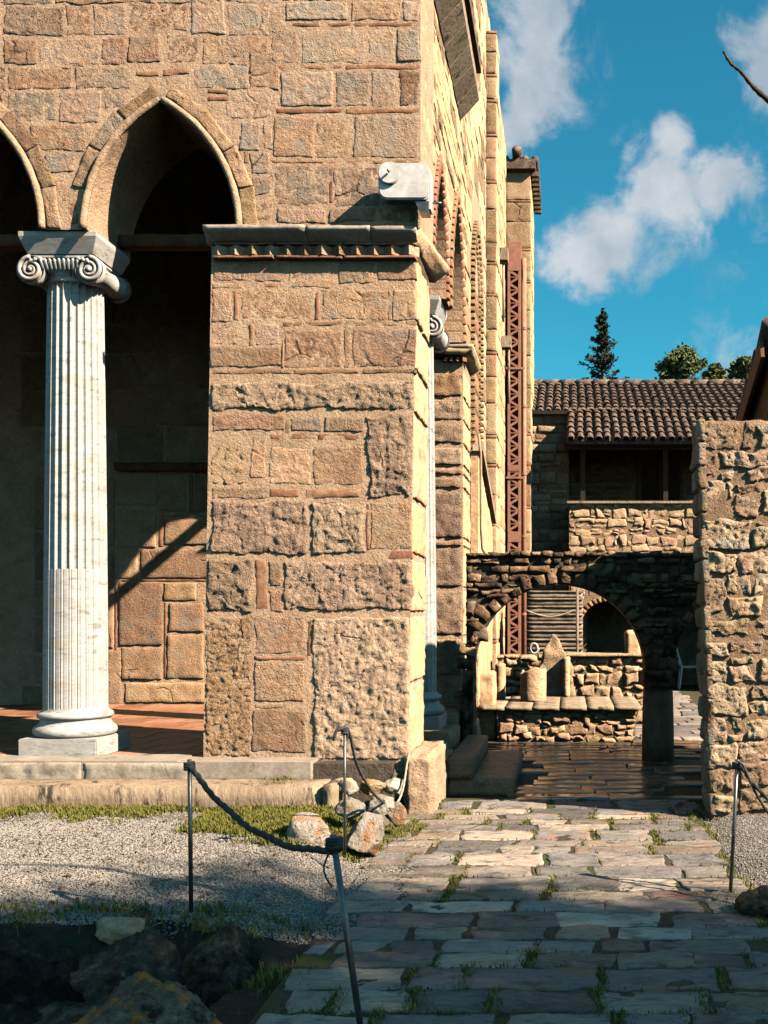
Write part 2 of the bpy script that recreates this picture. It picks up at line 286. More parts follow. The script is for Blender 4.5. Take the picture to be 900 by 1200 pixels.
# mappings from wall coordinates (u, v, out) to the world
def front(Y): return lambda u, v, h: (u, Y-h, v)
def side(X): return lambda u, v, h: (X+h, u, v)
def floor(z): return lambda u, v, h: (u, v, z+h)
def sstep(x): x = 0 if x < 0 else 1 if x > 1 else x; return x*x*(3-2*x)
SEED = [0]
def stone_geo(q, mp, proud=.02, depth=.05, res=.05, amp=.006, wob=.008, bev=.015, freq=9., tilt=.0, hexp=.7):
    """A piece of masonry from its four corners: uneven outline, rounded arris, hewn face."""
    SEED[0] += 1; sd = SEED[0]*5.17
    (ax, ay), (bx, by), (cx, cy), (dx, dy) = q
    wd = (math.hypot(bx-ax, by-ay)+math.hypot(cx-dx, cy-dy))/2; hg = (math.hypot(dx-ax, dy-ay)+math.hypot(cx-bx, cy-by))/2
    bev = min(bev, wd*.3, hg*.3)
    def par(l):
        n = max(1, int(round((l-2*bev)/res))); return [0, bev*.35/l]+[(bev+(l-2*bev)*i/n)/l for i in range(n+1)]+[1-bev*.35/l, 1]
    S, T = par(wd), par(hg); V = []; nu, nv = len(S), len(T)
    flip = mp is not None and mp.__name__ == 'x'
    ta, tb = R.uniform(-tilt, tilt), R.uniform(-tilt, tilt)
    for t in T:
        for s in S:
            u = (ax*(1-s)+bx*s)*(1-t)+(dx*(1-s)+cx*s)*t; v = (ay*(1-s)+by*s)*(1-t)+(dy*(1-s)+cy*s)*t
            if wob:
                u2 = u+wob*noise.fractal(Vector((u*6+sd, v*6, 1.3)), 1, 2, 3); v2 = v+wob*noise.fractal(Vector((u*6, v*6+sd, 7.7)), 1, 2, 3)
            else: u2, v2 = u, v
            e = min(s*wd, (1-s)*wd, t*hg, (1-t)*hg)
            k_ = math.sqrt(max(0, 1-(1-min(1, e/bev))**2)) if bev > 0 else 1
            eb = min(.4*bev, .01); h = -eb+(proud+eb)*k_+ta*(s-.5)*wd+tb*(t-.5)*hg
            if amp: h += amp*k_*noise.fractal(Vector((u*freq+sd, v*freq, sd*.3)), hexp, 2.2, 5)
            V.append(mp(u2, v2, h))
    ring = [j for j in range(nu)]+[nu*i+nu-1 for i in range(1, nv)]+[nu*(nv-1)+j for j in range(nu-2, -1, -1)]+[nu*i for i in range(nv-2, 0, -1)]
    F_ = [(nu*i+j, nu*i+j+1, nu*(i+1)+j+1, nu*(i+1)+j) for i in range(nv-1) for j in range(nu-1)]
    n0 = len(V); cw = []
    for (x, y), (s, t) in zip(q, ((0, 0), (1, 0), (1, 1), (0, 1))): pass
    ctr_u = sum(p[0] for p in q)/4; ctr_v = sum(p[1] for p in q)/4
    for i in ring:
        r_, c_ = divmod(i, nu); s, t = S[c_], T[r_]
        u = (ax*(1-s)+bx*s)*(1-t)+(dx*(1-s)+cx*s)*t; v = (ay*(1-s)+by*s)*(1-t)+(dy*(1-s)+cy*s)*t
        V.append(mp(u, v, -depth))
    k_ = len(ring)
    F_ += [(ring[i], n0+i, n0+(i+1) % k_, ring[(i+1) % k_]) for i in range(k_)]
    return V, F_
def stone(name, q, mp, m, parent, **k):
    V, F_ = stone_geo(q, mp, **k); return mk(name, V, F_, m, parent, smooth=True)
def rq(x0, y0, x1, y1, Y, j=0):
    """px rectangle on the frontal plane at depth Y -> corner quad in metres (BL, BR, TR, TL)"""
    q = [(x0, y1), (x1, y1), (x1, y0), (x0, y0)]
    return [XZ(a+R.uniform(-j, j), b+R.uniform(-j, j), Y) for a, b in q]
def rubble(u0, u1, v0, v1, hmin, hmax, wmin, wmax, gap, jit, seed, split=.25):
    r = random.Random(seed); out = []; v = v0
    while v < v1-.3*hmin:
        h = min(r.uniform(hmin, hmax), v1-v)
        if v1-v-h < .5*hmin: h = v1-v
        u = u0-r.uniform(0, wmin*.6)
        while u < u1:
            wd = r.uniform(wmin, wmax)
            a, b = max(u, u0), min(u+wd, u1)
            if u1-b < wmin*.45: b = u1
            if b-a > wmin*.3:
                jj = lambda: r.uniform(-jit, jit)
                g = gap/2
                if r.random() < split and h > 1.3*hmin:
                    s = v+h*r.uniform(.38, .62)
                    out.append([(a+g+jj(), v+g+jj()), (b-g+jj(), v+g+jj()), (b-g+jj(), s-g+jj()), (a+g+jj(), s-g+jj())])
                    out.append([(a+g+jj(), s+g+jj()), (b-g+jj(), s+g+jj()), (b-g+jj(), v+h-g+jj()), (a+g+jj(), v+h-g+jj())])
                else:
                    out.append([(a+g+jj(), v+g+jj()), (b-g+jj(), v+g+jj()), (b-g+jj(), v+h-g+jj()), (a+g+jj(), v+h-g+jj())])
            u = b if b == u1 else u+wd
        v += h
    return out
def arched(mp_front, us, low, top, th):
    """wall strip between low(u) and top(u), thickness th behind the face. mp(u,v,h)"""
    V, F_ = [], []
    for u in us:
        l_, t_ = low(u), top(u)
        V += [mp_front(u, l_, 0), mp_front(u, t_, 0), mp_front(u, l_, -th), mp_front(u, t_, -th)]
    for i in range(len(us)-1):
        a, b = 4*i, 4*(i+1)
        F_ += [(a, b, b+1, a+1), (a+2, a+3, b+3, b+2), (a, a+2, b+2, b), (a+1, b+1, b+3, a+3)]
    F_ += [(0, 1, 3, 2), (4*(len(us)-1), 4*(len(us)-1)+2, 4*(len(us)-1)+3, 4*(len(us)-1)+1)]
    return V, F_
def boulder(name, c, rx, ry, rz, m, parent=None, seed=0, sub=4, rough=.22, flat=.0, freq=1.6):
    bm = bmesh.new(); bmesh.ops.create_icosphere(bm, subdivisions=sub, radius=1)
    r = random.Random(seed*77+5); pl = []
    for _ in range(15):
        d = Vector((r.gauss(0, 1), r.gauss(0, 1), r.gauss(0, 1))).normalized(); pl.append((d, r.uniform(.55, .88)))
    s3 = Vector((seed*7.31, seed*2.17, seed*4.71))
    for v in bm.verts:
        p = v.co.copy()
        for d, k_ in pl:
            x = p.dot(d)
            if x > k_: p -= d*(x-k_)*.96
        n_ = .55*rough*noise.fractal(p*freq+s3, .75, 2.1, 6)+.04*noise.fractal(p*7+s3, .4, 2.2, 6)
        p *= 1+n_
        v.co = Vector((p.x*rx, p.y*ry, p.z*rz))
    V = [tuple(v.co+Vector(c)) for v in bm.verts]; F_ = [tuple(q.index for q in f.verts) for f in bm.faces]; bm.free()
    return mk(name, V, F_, m, parent, smooth=True)

# ================================================================== GROUND
Y0 = 8.16
def gz(x, y):
    """height of the ground: paved strip at 0, gravel rising gently to the church, a dug pit in front on the left"""
    z = -.035
    if x < -1.28:
        k_ = sstep((-1.28-x)/.5); z += k_*(.10+.06*sstep((y-5.2)/2.2))
        z += k_*.012*noise.fractal(Vector((x*2, y*2, .3)), 1, 2, 3)
        e = 5.0+.12*noise.noise(Vector((x*1.7, 3.1, 0))); xe = -1.42+.08*noise.noise(Vector((y*2.3, 9.1, 0)))
        z -= .8*sstep((e-y)/.22)*sstep((xe-x)/.2)
    if x > 1.0 and y < 8.6: z += .05*sstep((x-1.0)/.3)+.01*noise.fractal(Vector((x*2, y*2, .3)), 1, 2, 3)
    return z
def axis(a, b, st, far):
    q = list(np.arange(a, b+1e-6, st)); lo, hi = [], []; s = st; p = a
    while p > -far: s *= 1.6; p -= s; lo.append(p)
    s = st; p = q[-1]
    while p < far: s *= 1.6; p += s; hi.append(p)
    return list(reversed(lo))+q+hi
gx, gy = axis(-6, 3, .06, 1500), axis(2.2, 9.5, .06, 1500)
V = [(x, y, gz(x, y)) for y in gy for x in gx]; nx = len(gx); Fg, fm = [], []
for j in range(len(gy)-1):
    for i in range(nx-1):
        Fg.append((j*nx+i, j*nx+i+1, (j+1)*nx+i+1, (j+1)*nx+i))
        xc, yc = (gx[i]+gx[i+1])/2, (gy[j]+gy[j+1])/2
        edge = 5.12+.2*noise.noise(Vector((xc*2.2, yc*2, 4)))
        k_ = 1 if 4.9 < yc < 9.5 else 0  # unseen ground nearer than the gravel made dark soil to cut bounced light
        if -1.28 < xc < 1.1 and yc > 2: k_ = 2
        if xc < -1.22 and yc < edge and xc > -8: k_ = 0
        fm.append(k_)
g = mk('ground', V, Fg, None, None, True, ['soil', 'gravel_bed', 'paving_soil'], fm); tag(g, kind='structure')

# ================================================================== CHURCH
church = empty('church', (-3.5, 10.0, 0), 'Byzantine stone church with pointed arches, corner pier and fluted marble columns', 'church')
IMP = 4.64; XS = -1.17                      # impost level, plane of the flank wall
FL = .42                                    # porch floor level
AH, AR_H = 88*Y0/F, 148*Y0/F
RAD = (AH*AH+AR_H*AR_H)/(2*AH); AC = RAD-AH
CX = [XZ(-42, 0, Y0)[0], XZ(189, 0, Y0)[0], XZ(-273, 0, Y0)[0]]
def parch(u, cx, a, rad, c, base):
    d = abs(u-cx); return base+math.sqrt(max(0, rad*rad-(d+c)**2)) if d < a else base
def flow(u):
    z = IMP
    for cx in CX: z = max(z, parch(u, cx, AH, RAD, AC, IMP))
    return z
us = sorted(set([XZ(-700, 0, Y0)[0], XS-.004]+[cx+AH*math.sin(PI/2*t/18) for cx in CX for t in range(-18, 19)]+[cx+s*(AH+.001) for cx in CX for s in (-1, 1)]))
V, F_ = arched(front(Y0+.02), us, flow, lambda u: 7.6, .8)
facade = mk('facade_wall', V, F_, 'mortar', church)
AS, UP, OR, RG = 'ashlar', 'ashlar_upper', 'ashlar_orange', 'rough_stone'
FAC = [ # upper facade, stones as they are laid (px)
 (4,-34,60,3),(64,-34,120,3),(124,-34,180,3),(184,-34,250,3),(254,-34,326,3),(330,-34,405,-3),(410,-34,492,-3),
 (-60,5,2,41),(4,5,74,41),(76,4,106,40),(109,4,147,40),(150,3,219,35),(223,0,263,38),(266,2,314,40),
 (-70,44,-2,74),(1,44,42,74),(45,43,114,74),(117,43,147,74),(150,42,187,73),(195,40,232,72),(236,42,312,74),
 (-70,77,-12,103),(-10,78,6,103),(8,77,84,103),(87,76,152,103),(226,75,290,102),(293,60,325,104),
 (-40,106,4,142),(7,106,65,142),(67,106,116,143),(119,106,146,126),(265,106,318,137),
 (36,145,98,176),(50,179,88,201),(280,141,304,174),(307,140,318,174),(292,177,314,202),(294,205,318,228),(296,231,320,258),
 (333,1,406,23),(410,1,469,23),(473,1,491,23),
 (316,32,349,73),(352,32,427,73),(431,32,462,72),(466,32,491,72),
 (329,82,390,124),(393,82,432,124),(436,82,462,124),(466,81,491,124),
 (320,135,367,184),(370,135,411,184),(414,134,491,184),
 (322,193,385,240),(391,193,444,240),(447,193,491,240),
 (325,244,380,260),(384,244,440,260),(444,244,490,260)]
for x0, y0, x1, y1 in FAC:
    m = UP if R.random() < .72 else AS
    stone('stone', rq(x0+.4, y0+.4, x1-.4, y1-.4, Y0, 1.3), front(Y0+.02), m, facade, proud=R.uniform(.0, .007), res=.0135, amp=.0055, wob=.016, bev=.008, freq=R.uniform(16, 26), hexp=.45)
FB = [(0,0,40,3),(86,0,150,2),(331,25,410,29),(414,25,491,29),(320,74,400,79),(404,74,491,79),(325,126,400,131),(404,126,491,131),(318,186,378,190),(382,186,430,190),(436,186,491,190),
 (385,196,389,236),(84,69,97,77),(60,76,80,78),(158,82,186,88),(190,79,221,86),(194,90,214,97),(243,104,266,109),(243,112,266,117),(273,61,288,64),(66,163,83,169),(66,172,86,176),
 (68,207,77,233),(58,204,66,262),(80,236,90,262),(326,262,490,263),(285,176,291,190),(283,221,292,226)]
for x0, y0, x1, y1 in FB:
    stone('brick', rq(x0, y0, x1, y1, Y0, .6), front(Y0+.02), 'brick', facade, proud=R.uniform(.0, .005), res=.03, amp=.006, wob=.010, bev=.005)
for cx in CX[:2]:
    for sgn in (-1, 1):
        tm = math.acos(AC/RAD); nv = 4
        for i in range(nv):
            if cx == CX[0] and sgn == -1: continue
            t0, t1 = tm*(i+.008)/nv, tm*(i+.992)/nv
            if i < 1 and sgn == -1: continue
            r0, r1 = RAD+.055, RAD+R.uniform(.165, .185)
            pp = lambda r, t: (cx+sgn*(-AC+r*math.cos(t)), IMP+r*math.sin(t))
            q = [pp(r0, t0), pp(r1, t0), pp(r1, t1), pp(r0, t1)]
            if sgn < 0: q = [q[1], q[0], q[3], q[2]]
            stone('voussoir', q, front(Y0+.02), R.choice((AS, UP, OR)), facade, proud=.014, depth=.02, res=.018, amp=.008, wob=.012, bev=.007, freq=18, hexp=.5)
        mb = MB(); ts = [tm*i/40 for i in range(41)]
        mb.tube([(cx+sgn*(-AC+(RAD+.022)*math.cos(t)), Y0-.005+.006*noise.noise(Vector((t*9, sgn, 2))), IMP+(RAD+.022)*math.sin(t)+.006*noise.noise(Vector((t*7, sgn, 5)))) for t in ts], [.028+.005*noise.noise(Vector((t*13, sgn*3, 1))) for t in ts], 10)
        mb.build('arch_moulding', 'mortar', facade, True)
for cx in CX[:2]:
    mb = MB(); mb.box(cx-AH+.003, cx+AH-.003, Y0+.56, Y0+.68, 4.70, 4.80); roughen(mb.build('tie_beam', 'wood', church), .08, .006, 8)

# --- corner pier
def hexpx(c4, Ya, Yb, grow=0):
    a = [W(*p, Ya) for p in c4]   # BL BR TR TL on the front
    return [a[0], a[1], Vector((a[1].x, Yb, a[1].z)), Vector((a[0].x, Yb, a[0].z)), a[3], a[2], Vector((a[2].x, Yb, a[2].z)), Vector((a[3].x, Yb, a[3].z))]
mb = MB(); mb.hexa(hexpx([(238, 900), (478, 900), (487, 284), (248, 284)], Y0+.02, 8.95))
pier = mb.build('corner_pier', 'mortar', church)
PS = [(248,303,333,329,AS),(336,303,393,336,AS),(396,303,437,330,AS),(440,304,487,329,AS),
 (247,339,271,375,AS),(281,339,366,374,AS),(377,338,454,374,AS),(461,339,487,374,AS),
 (247,379,279,403,AS),(299,378,325,404,UP),(246,407,327,430,AS),(333,385,400,429,AS),(413,385,487,429,AS),
 (248,446,486,481,RG),(247,485,333,504,AS),(340,489,376,505,UP),(379,489,427,505,UP),
 (247,523,289,567,OR),(293,508,312,560,AS),(315,523,362,567,AS),(367,523,424,567,AS),(430,486,482,582,RG),
 (247,570,312,584,AS),(246,587,361,647,RG),(364,588,427,648,RG),(435,587,482,643,AS),
 (242,655,294,718,RG),(331,657,483,716,RG),(315,690,331,716,AS),(315,657,329,687,AS),
 (240,722,293,886,OR),(298,723,357,767,AS),(298,775,356,822,AS),(296,831,357,881,AS),(366,723,480,891,RG)]
for x0, y0, x1, y1, m in PS:
    rg = m == RG
    big = (y1-y0) > 100
    stone('stone', rq(x0+.5, y0+.5, x1-.5, y1-.5, Y0, 1.2), front(Y0+.02), m, pier, proud=.012 if rg else R.uniform(.0, .007), res=.0125, amp=.012 if rg else (.011 if m == OR else .0045), wob=.03 if rg and not big else .016, bev=.02 if rg else .007, freq=R.uniform(11, 15) if rg else R.uniform(12, 20), hexp=.3)
PB = [(248,331,283,336),(303,331,333,336),(273,340,278,374),(369,341,374,373),(455,340,459,373),(330,376,400,381),(404,376,487,381),(291,379,296,404),(328,392,331,430),(403,386,410,430),
 (248,432,340,437),(344,432,420,437),(424,432,487,437),(334,488,338,508),(317,508,370,514),(373,508,424,515),(315,573,351,582),(358,573,420,583),(299,655,312,713),(359,728,364,768),(298,769,356,773),(298,825,340,830),(429,590,433,645),(454,645,482,655)]
for x0, y0, x1, y1 in PB:
    stone('brick', rq(x0, y0, x1, y1, Y0, .7), front(Y0+.02), 'brick' if R.random() < .7 else OR, pier, proud=R.uniform(.0, .006), res=.025, amp=.007, wob=.012, bev=.005)
# flank face of the pier, courses following the front
def pxz(y): return HC-(y-VPY)*Y0/F
for i, (y0, y1) in enumerate(((303,374),(378,431),(435,482),(486,583),(587,648),(655,717),(722,800),(803,890))):
    xa = W(487-9*(y0+y1-600)/1200, 0, Y0).x
    cuts = [8.2, 8.94] if i % 2 else [8.2, 8.55+R.uniform(-.1, .1), 8.94]
    for a, b in zip(cuts[:-1], cuts[1:]):
        stone('side_stone', [(a+.006, pxz(y1)+.004), (b-.006, pxz(y1)+.004), (b-.006, pxz(y0)-.004), (a+.006, pxz(y0)-.004)], side(xa-.004), 'plaster_side', pier, proud=.018, res=.03, amp=.012, wob=.012, bev=.015)
# footing courses
for q, m in (([(240,916),(364,916),(364,893),(240,893)], RG), ([(366,938),(474,938),(476,896),(366,894)], RG)):
    stone('footing_stone', [XZ(a, b, 8.12) for a, b in q], front(8.14), m, pier, proud=.03, depth=.3, res=.018, amp=.02, wob=.02, bev=.03, freq=12)
mb = MB(); a = W(477, 958, 8.08); b = W(508, 877, 8.08)
mb.box(a.x-.02, XS+.115, 8.06, 9.0, -.06, W(0, 884, 8.08).z); o = mb.build('corner_footing', 'mortar', pier); bevel(o, .025, 2); roughen(o, .03, .02, 9, 3)
# cornice: bevelled marble slabs over a row of brick teeth
def slab(name, parent, p0, p1, th=.11, out=.12, m='marble_grey', lip=.03):
    """slab along a horizontal line p0->p1 (top outer edge), sloped face running in towards the wall on its left-hand side"""
    p0, p1 = Vector(p0), Vector(p1); d = (p1-p0).normalized(); n_ = Vector((-d.y, d.x, 0))
    prof = [(0, 0), (0, -lip), (out, -th), (out+.25, -th), (out+.25, 0)]
    V = [p+n_*a+Vector((0, 0, z)) for p in (p0, p1) for a, z in prof]; k_ = len(prof)
    Fx = [tuple(reversed(range(k_))), tuple(range(k_, 2*k_))]+[(i, (i+1) % k_, k_+(i+1) % k_, k_+i) for i in range(k_)]
    o = mk(name, V, Fx, m, parent); return o
cb = empty('cornice', (-2, 8.1, 4.5)); cb.parent = church; WL[cb.name] = Vector((-2, 8.1, 4.5)); cb.location = Vector((-2, 8.1, 4.5))-wloc(church)
zt = W(0, 263, 8.04).z
for i, (a, b) in enumerate(((237, 357), (357.6, 433), (433.6, 487))):
    o = slab('cornice_slab', cb, (W(a, 0, 8.04).x, 8.04+.006*i, zt-.004*i), (W(b, 0, 8.04).x, 8.04+.006*i, zt-.004*i), out=.11); roughen(o, .06, .006, 7, i)
V = [(-1.17, 8.14, 4.635), (-1.045, 9.08, 4.635), (-1.4, 9.08, 4.635), (-1.4, 8.14, 4.635), (-1.17, 8.14, 4.60), (-1.045, 9.08, 4.60), (-1.20, 8.14, 4.505), (-1.18, 9.08, 4.505), (-1.4, 8.14, 4.505), (-1.4, 9.08, 4.505)]
o = mk('cornice_slab', V, [(0, 1, 2, 3), (0, 4, 5, 1), (4, 6, 7, 5), (6, 8, 9, 7), (8, 3, 2, 9), (0, 3, 8, 6, 4), (1, 5, 7, 9, 2)], 'plaster_side', cb); roughen(o, .06, .008, 7, 4)
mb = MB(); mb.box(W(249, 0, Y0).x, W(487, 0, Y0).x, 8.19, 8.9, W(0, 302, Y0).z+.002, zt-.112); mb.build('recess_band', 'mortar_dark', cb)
for i in range(12):
    x = W(251+20.4*i+4, 0, 8.12).x; z0, z1 = W(0, 298, 8.12).z, W(0, 287, 8.12).z; r_ = .075+R.uniform(-.008, .008)
    V = [(x-r_, 8.185, z0), (x, 8.185-r_*.95, z0), (x+r_, 8.185, z0), (x-r_, 8.185, z1), (x, 8.185-r_*.95, z1), (x+r_, 8.185, z1)]
    mk('dentil_brick', V, [(0, 1, 4, 3), (1, 2, 5, 4), (0, 2, 1), (3, 4, 5), (0, 3, 5, 2)], R.choice((OR, 'mortar', 'brick')), cb)
for a, b in ((249, 320), (323, 400), (403, 487)):
    stone('brick', rq(a, 299, b, 302.5, 8.12), front(8.13), 'brick', cb, proud=.012, depth=.1, res=.05, amp=.003, wob=.005, bev=.006)
    stone('brick', rq(a, 283, b, 285.5, 8.12), front(8.15), 'brick', cb, proud=.012, depth=.04, res=.05, amp=.003, wob=.005, bev=.006)

# --- marble columns
def make_column(cx, cy):
    col = empty('marble_column', (cx, cy, FL)); col.parent = church; col.location = Vector((cx, cy, FL))-wloc(church)
    z0 = FL
    o = MB().box(cx-.315, cx+.315, cy-.315, cy+.315, z0-.01, z0+.145).build('plinth', 'marble', col); bevel(o, .008)
    pr = [(.30, .145), (.318, .165), (.325, .19), (.318, .215), (.30, .232), (.285, .24), (.272, .262), (.268, .28), (.275, .292), (.288, .298), (.294, .315), (.288, .334), (.276, .342), (.262, .348), (.258, .352)]
    MB().lathe(pr, (cx, cy, z0), 64).build('base_moulding', 'marble', col, True)
    zb, zt_, zm = z0+.352, 4.28, HC-(667-VPY)*8.3/F
    NF, PER = 24, 10; seg = NF*PER; zs = [zb, zb+.015, zb+.03]+list(np.linspace(zb+.06, zm-.012, 10))+[zm, zm+.004, zm+.02]+list(np.linspace(zm+.06, zt_-.05, 24))+[zt_-.03, zt_-.015, zt_]
    V, Fx = [], []
    for z in zs:
        t = (z-zb)/(zt_-zb); rb = .248-.034*t**1.4
        if z < zb+.001: rb += .01
        for j in range(seg):
            ph = (j % PER+.5)/PER; a = 2*PI*(j+.5)/seg; e_ = (ph-.5)/.41; d = 0
            if abs(e_) < 1 and zb+.02 < z < zt_-.02:
                d = .019*math.sqrt(1-e_*e_) if z > zm+.002 else (.007 if abs(e_) > .72 else .0025)
            V.append((cx+(rb-d)*math.cos(a), cy+(rb-d)*math.sin(a), z))
    for i in range(len(zs)-1):
        for j in range(seg): Fx.append((i*seg+j, i*seg+(j+1) % seg, (i+1)*seg+(j+1) % seg, (i+1)*seg+j))
    mk('shaft', V, Fx, 'marble', col, False)
    # capital: necking, echinus, acanthus band, volutes, bolsters, impost block
    MB().lathe([(.215, 4.262), (.226, 4.268), (.229, 4.28), (.222, 4.294), (.225, 4.30), (.245, 4.325), (.262, 4.36), (.262, 4.40), (.24, 4.42)], (cx, cy, 0), 48).build('echinus', 'marble', col, True)
    zc, vr, hx = 4.345, .112, .236
    mb = MB(); mb.box(cx-.22, cx+.22, cy-.245, cy+.245, 4.345, 4.435); mb.build('capital_core', 'marble', col)
    for sy in (-1, 1):
        for sx in (-1, 1):
            vx, vy = cx+sx*hx, cy+sy*.262; mb = MB(); n = 32
            V = []; 
            for yy, rr in ((0, .0), (0, .96), (.012, 1.0), (-.06, 1.0)):
                for j in range(n): V.append((vx+vr*rr*math.cos(2*PI*j/n), vy+sy*yy-sy*.0, zc+vr*rr*math.sin(2*PI*j/n)))
            mb.add(V, [(i*n+j, i*n+(j+1) % n, (i+1)*n+(j+1) % n, (i+1)*n+j) for i in range(1, 3) for j in range(n)]+[tuple(range(n, 2*n))])
            pts, rr = [], []
            for q in range(81):
                t = q/80; a = PI/2+(-sx)*(-1)*2*PI*2.4*t*(-1); rad = vr*(.90-.80*t**.85)
                pts.append((vx-sx*0+rad*math.cos(a), vy+sy*.012, zc+rad*math.sin(a))); rr.append(.019*(1-.45*t))
            mb.tube(pts, rr, 7); mb.lathe([(.0, 0)], (vx, vy, zc), 3) if False else None
            mb.tube([(vx, vy-sy*.0, zc), (vx, vy+sy*.03, zc)], .02, 10)
            mb.build('volute', 'marble', col, True)
    for sx in (-1, 1):   # bolsters joining front and back volutes
        pts = [(cx+sx*(hx+.0), cy+yy, zc) for yy in np.linspace(-.25, .25, 15)]
        MB().tube(pts, [vr*(.66+.33*abs(2*(i/14)-1)**1.3) for i in range(15)], 20).build('bolster', 'marble', col, True)
    for sy in (-1, 1):   # upright leaves between the volutes
        for i in range(9):
            x = cx+(i-4)*.034; y = cy+sy*.252
            MB().tube([(x*.97+cx*.03, y-sy*.03, 4.315), (x, y+sy*.006, 4.36), (x+.006*(i-4)*.4, y+sy*.022, 4.405), (x+.01*(i-4)*.4, y+sy*.04, 4.428)], [.008, .017, .016, .006], 8).build('leaf', 'marble', col, True)
        for sx in (-1, 1):
            for q in range(3):
                MB().tube([(cx+sx*(.13+.035*q), cy+sy*.262, 4.42-.006*q), (cx+sx*(.155+.035*q), cy+sy*.285, 4.432-.008*q), (cx+sx*(.18+.035*q), cy+sy*.275, 4.41-.015*q)], [.012, .018, .006], 7).build('leaf', 'marble', col, True)
    o = MB().box(cx-.262, cx+.262, cy-.262, cy+.262, 4.437, 4.468).build('abacus', 'marble', col); bevel(o, .008)
    b0, b1, b2 = .265, .315, .315
    V = [(cx+sx*q, cy+sy*q, z) for q, z in ((b0, 4.469), (b1, 4.60), (b2, 4.638)) for sx, sy in ((-1, -1), (1, -1), (1, 1), (-1, 1))]
    o = mk('impost_block', V, [(3, 2, 1, 0), (8, 9, 10, 11)]+[(4*k_+i, 4*k_+(i+1) % 4, 4*k_+4+(i+1) % 4, 4*k_+4+i) for k_ in (0, 1) for i in range(4)], 'marble', col)
    bevel(o, .004, 1)
    return col
col1 = make_column(-4.09, 8.52)
copy_tree(col1, (-1.55, 10.2, FL), church)
MB().box(-1.53, -1.43, 10.0, 12.0, 5.32, 5.42).build('tie_beam', 'wood', church)
copy_tree(col1, (-4.09-(CX[1]-CX[0]), 8.52, FL), church)

# --- flank wall with two open arches, then the body of the church
def yarch(u):
    z = IMP
    for c_, a in ((9.52, .48), (11.0, .62)):
        h_ = a*2.25; r_ = (a*a+h_*h_)/(2*a); z = max(z, parch(u, c_, a, r_, r_-a, IMP))
    return z
us = sorted(set([Y0+.03, 12.0]+[c_+a*math.sin(PI/2*t/14) for c_, a in ((9.52, .48), (11.0, .62)) for t in range(-14, 15)]))
V, F_ = arched(side(XS-.016), us, yarch, lambda u: 7.6, .62); flank = mk('flank_wall', V, F_, 'mortar', church)
def flankstones(parent, y0, y1, z0, z1, X, seed, mats, hm=(.16, .30), wm=(.3, .7), cut=None, name='course_stones'):
    mbs = {m: MB() for m in mats}; r = random.Random(seed)
    for q in rubble(y0, y1, z0, z1, hm[0], hm[1], wm[0], wm[1], .02, .006, seed, .1):
        if cut and any(cut(a, b) for a, b in q): continue
        m = mats[0] if r.random() < .72 else mats[-1]
        mbs[m].add(*stone_geo(q, side(X), proud=r.uniform(.0, .012), depth=.03, res=.10, amp=.010, wob=.014, bev=.008))
    for m in mats: 
        if mbs[m].v: tag(mbs[m].build(name, m, parent, True), kind='stuff')
flankstones(flank, Y0+.04, 12.0, IMP+.02, 7.5, XS-.016, 3, ['plaster_side', 'ashlar_orange'], hm=(.10, .22), cut=lambda a, b: yarch(a) > IMP and b < yarch(a)+.10)
for c_, a in ((9.52, .48), (11.0, .62)):
    h_ = a*2.25; r_ = (a*a+h_*h_)/(2*a); ac = r_-a; tm = math.acos(ac/r_); mb = MB()
    for sg in (-1, 1):
        for i in range(16):
            t0, t1 = tm*(i+.1)/16, tm*(i+.9)/16; pp = lambda r, t: (c_+sg*(-ac+r*math.cos(t)), IMP+r*math.sin(t))
            mb.add(*stone_geo([pp(r_, t0), pp(r_+.12, t0), pp(r_+.12, t1), pp(r_, t1)], side(XS-.016), proud=.03, depth=.3, res=.1, amp=.003, wob=0, bev=.008))
    mb.build('brick_arch', 'brick', flank, True)
# second pier at the end of the flank arches
P2Y = 11.72
mb = MB(); mb.box(-1.95, XS-.03, P2Y+.02, 13.41, -.05, IMP-.17); pier2 = mb.build('rear_pier', 'mortar', church)
for y0, y1, m in ((436,465,OR),(468,492,RG),(495,520,RG),(524,545,RG),(548,556,AS),(559,572,AS),(577,630,RG),(632,640,AS),(642,688,RG),(692,745,RG),(748,792,RG)):
    a, b = XZ(500, y1-.5, P2Y), XZ(541.5, y0+.5, P2Y)
    stone('stone', [a, (b[0], a[1]), b, (a[0], b[1])], front(P2Y+.02), m, pier2, proud=.02, res=.025, amp=.018, wob=.015, bev=.02, freq=12)
    stone('side_stone', [(P2Y+.03, a[1]), (P2Y+.75, a[1]), (P2Y+.75, b[1]), (P2Y+.03, b[1])], side(XS-.03), 'plaster_side', pier2, proud=.018, res=.06, amp=.012, wob=.01, bev=.012)
o = slab('cornice_slab', pier2, (-2.0, P2Y-.1, 4.62), (XS+.09, P2Y-.1, 4.62), out=.11); roughen(o, .08, .005, 7, 8)
o = slab('cornice_slab', pier2, (XS+.10, P2Y-.09, 4.62), (XS+.10, 12.7, 4.62), out=.11, m='plaster_side'); roughen(o, .08, .005, 7, 9)
for i in range(4):
    x = W(522+7*i, 0, P2Y).x; mk('dentil_brick', [(x-.04, P2Y+.0, 4.44), (x, P2Y-.06, 4.44), (x+.04, P2Y, 4.44), (x-.04, P2Y, 4.485), (x, P2Y-.06, 4.485), (x+.04, P2Y, 4.485)], [(0, 1, 4, 3), (1, 2, 5, 4), (0, 2, 1), (3, 4, 5), (0, 3, 5, 2)], 'brick', pier2)
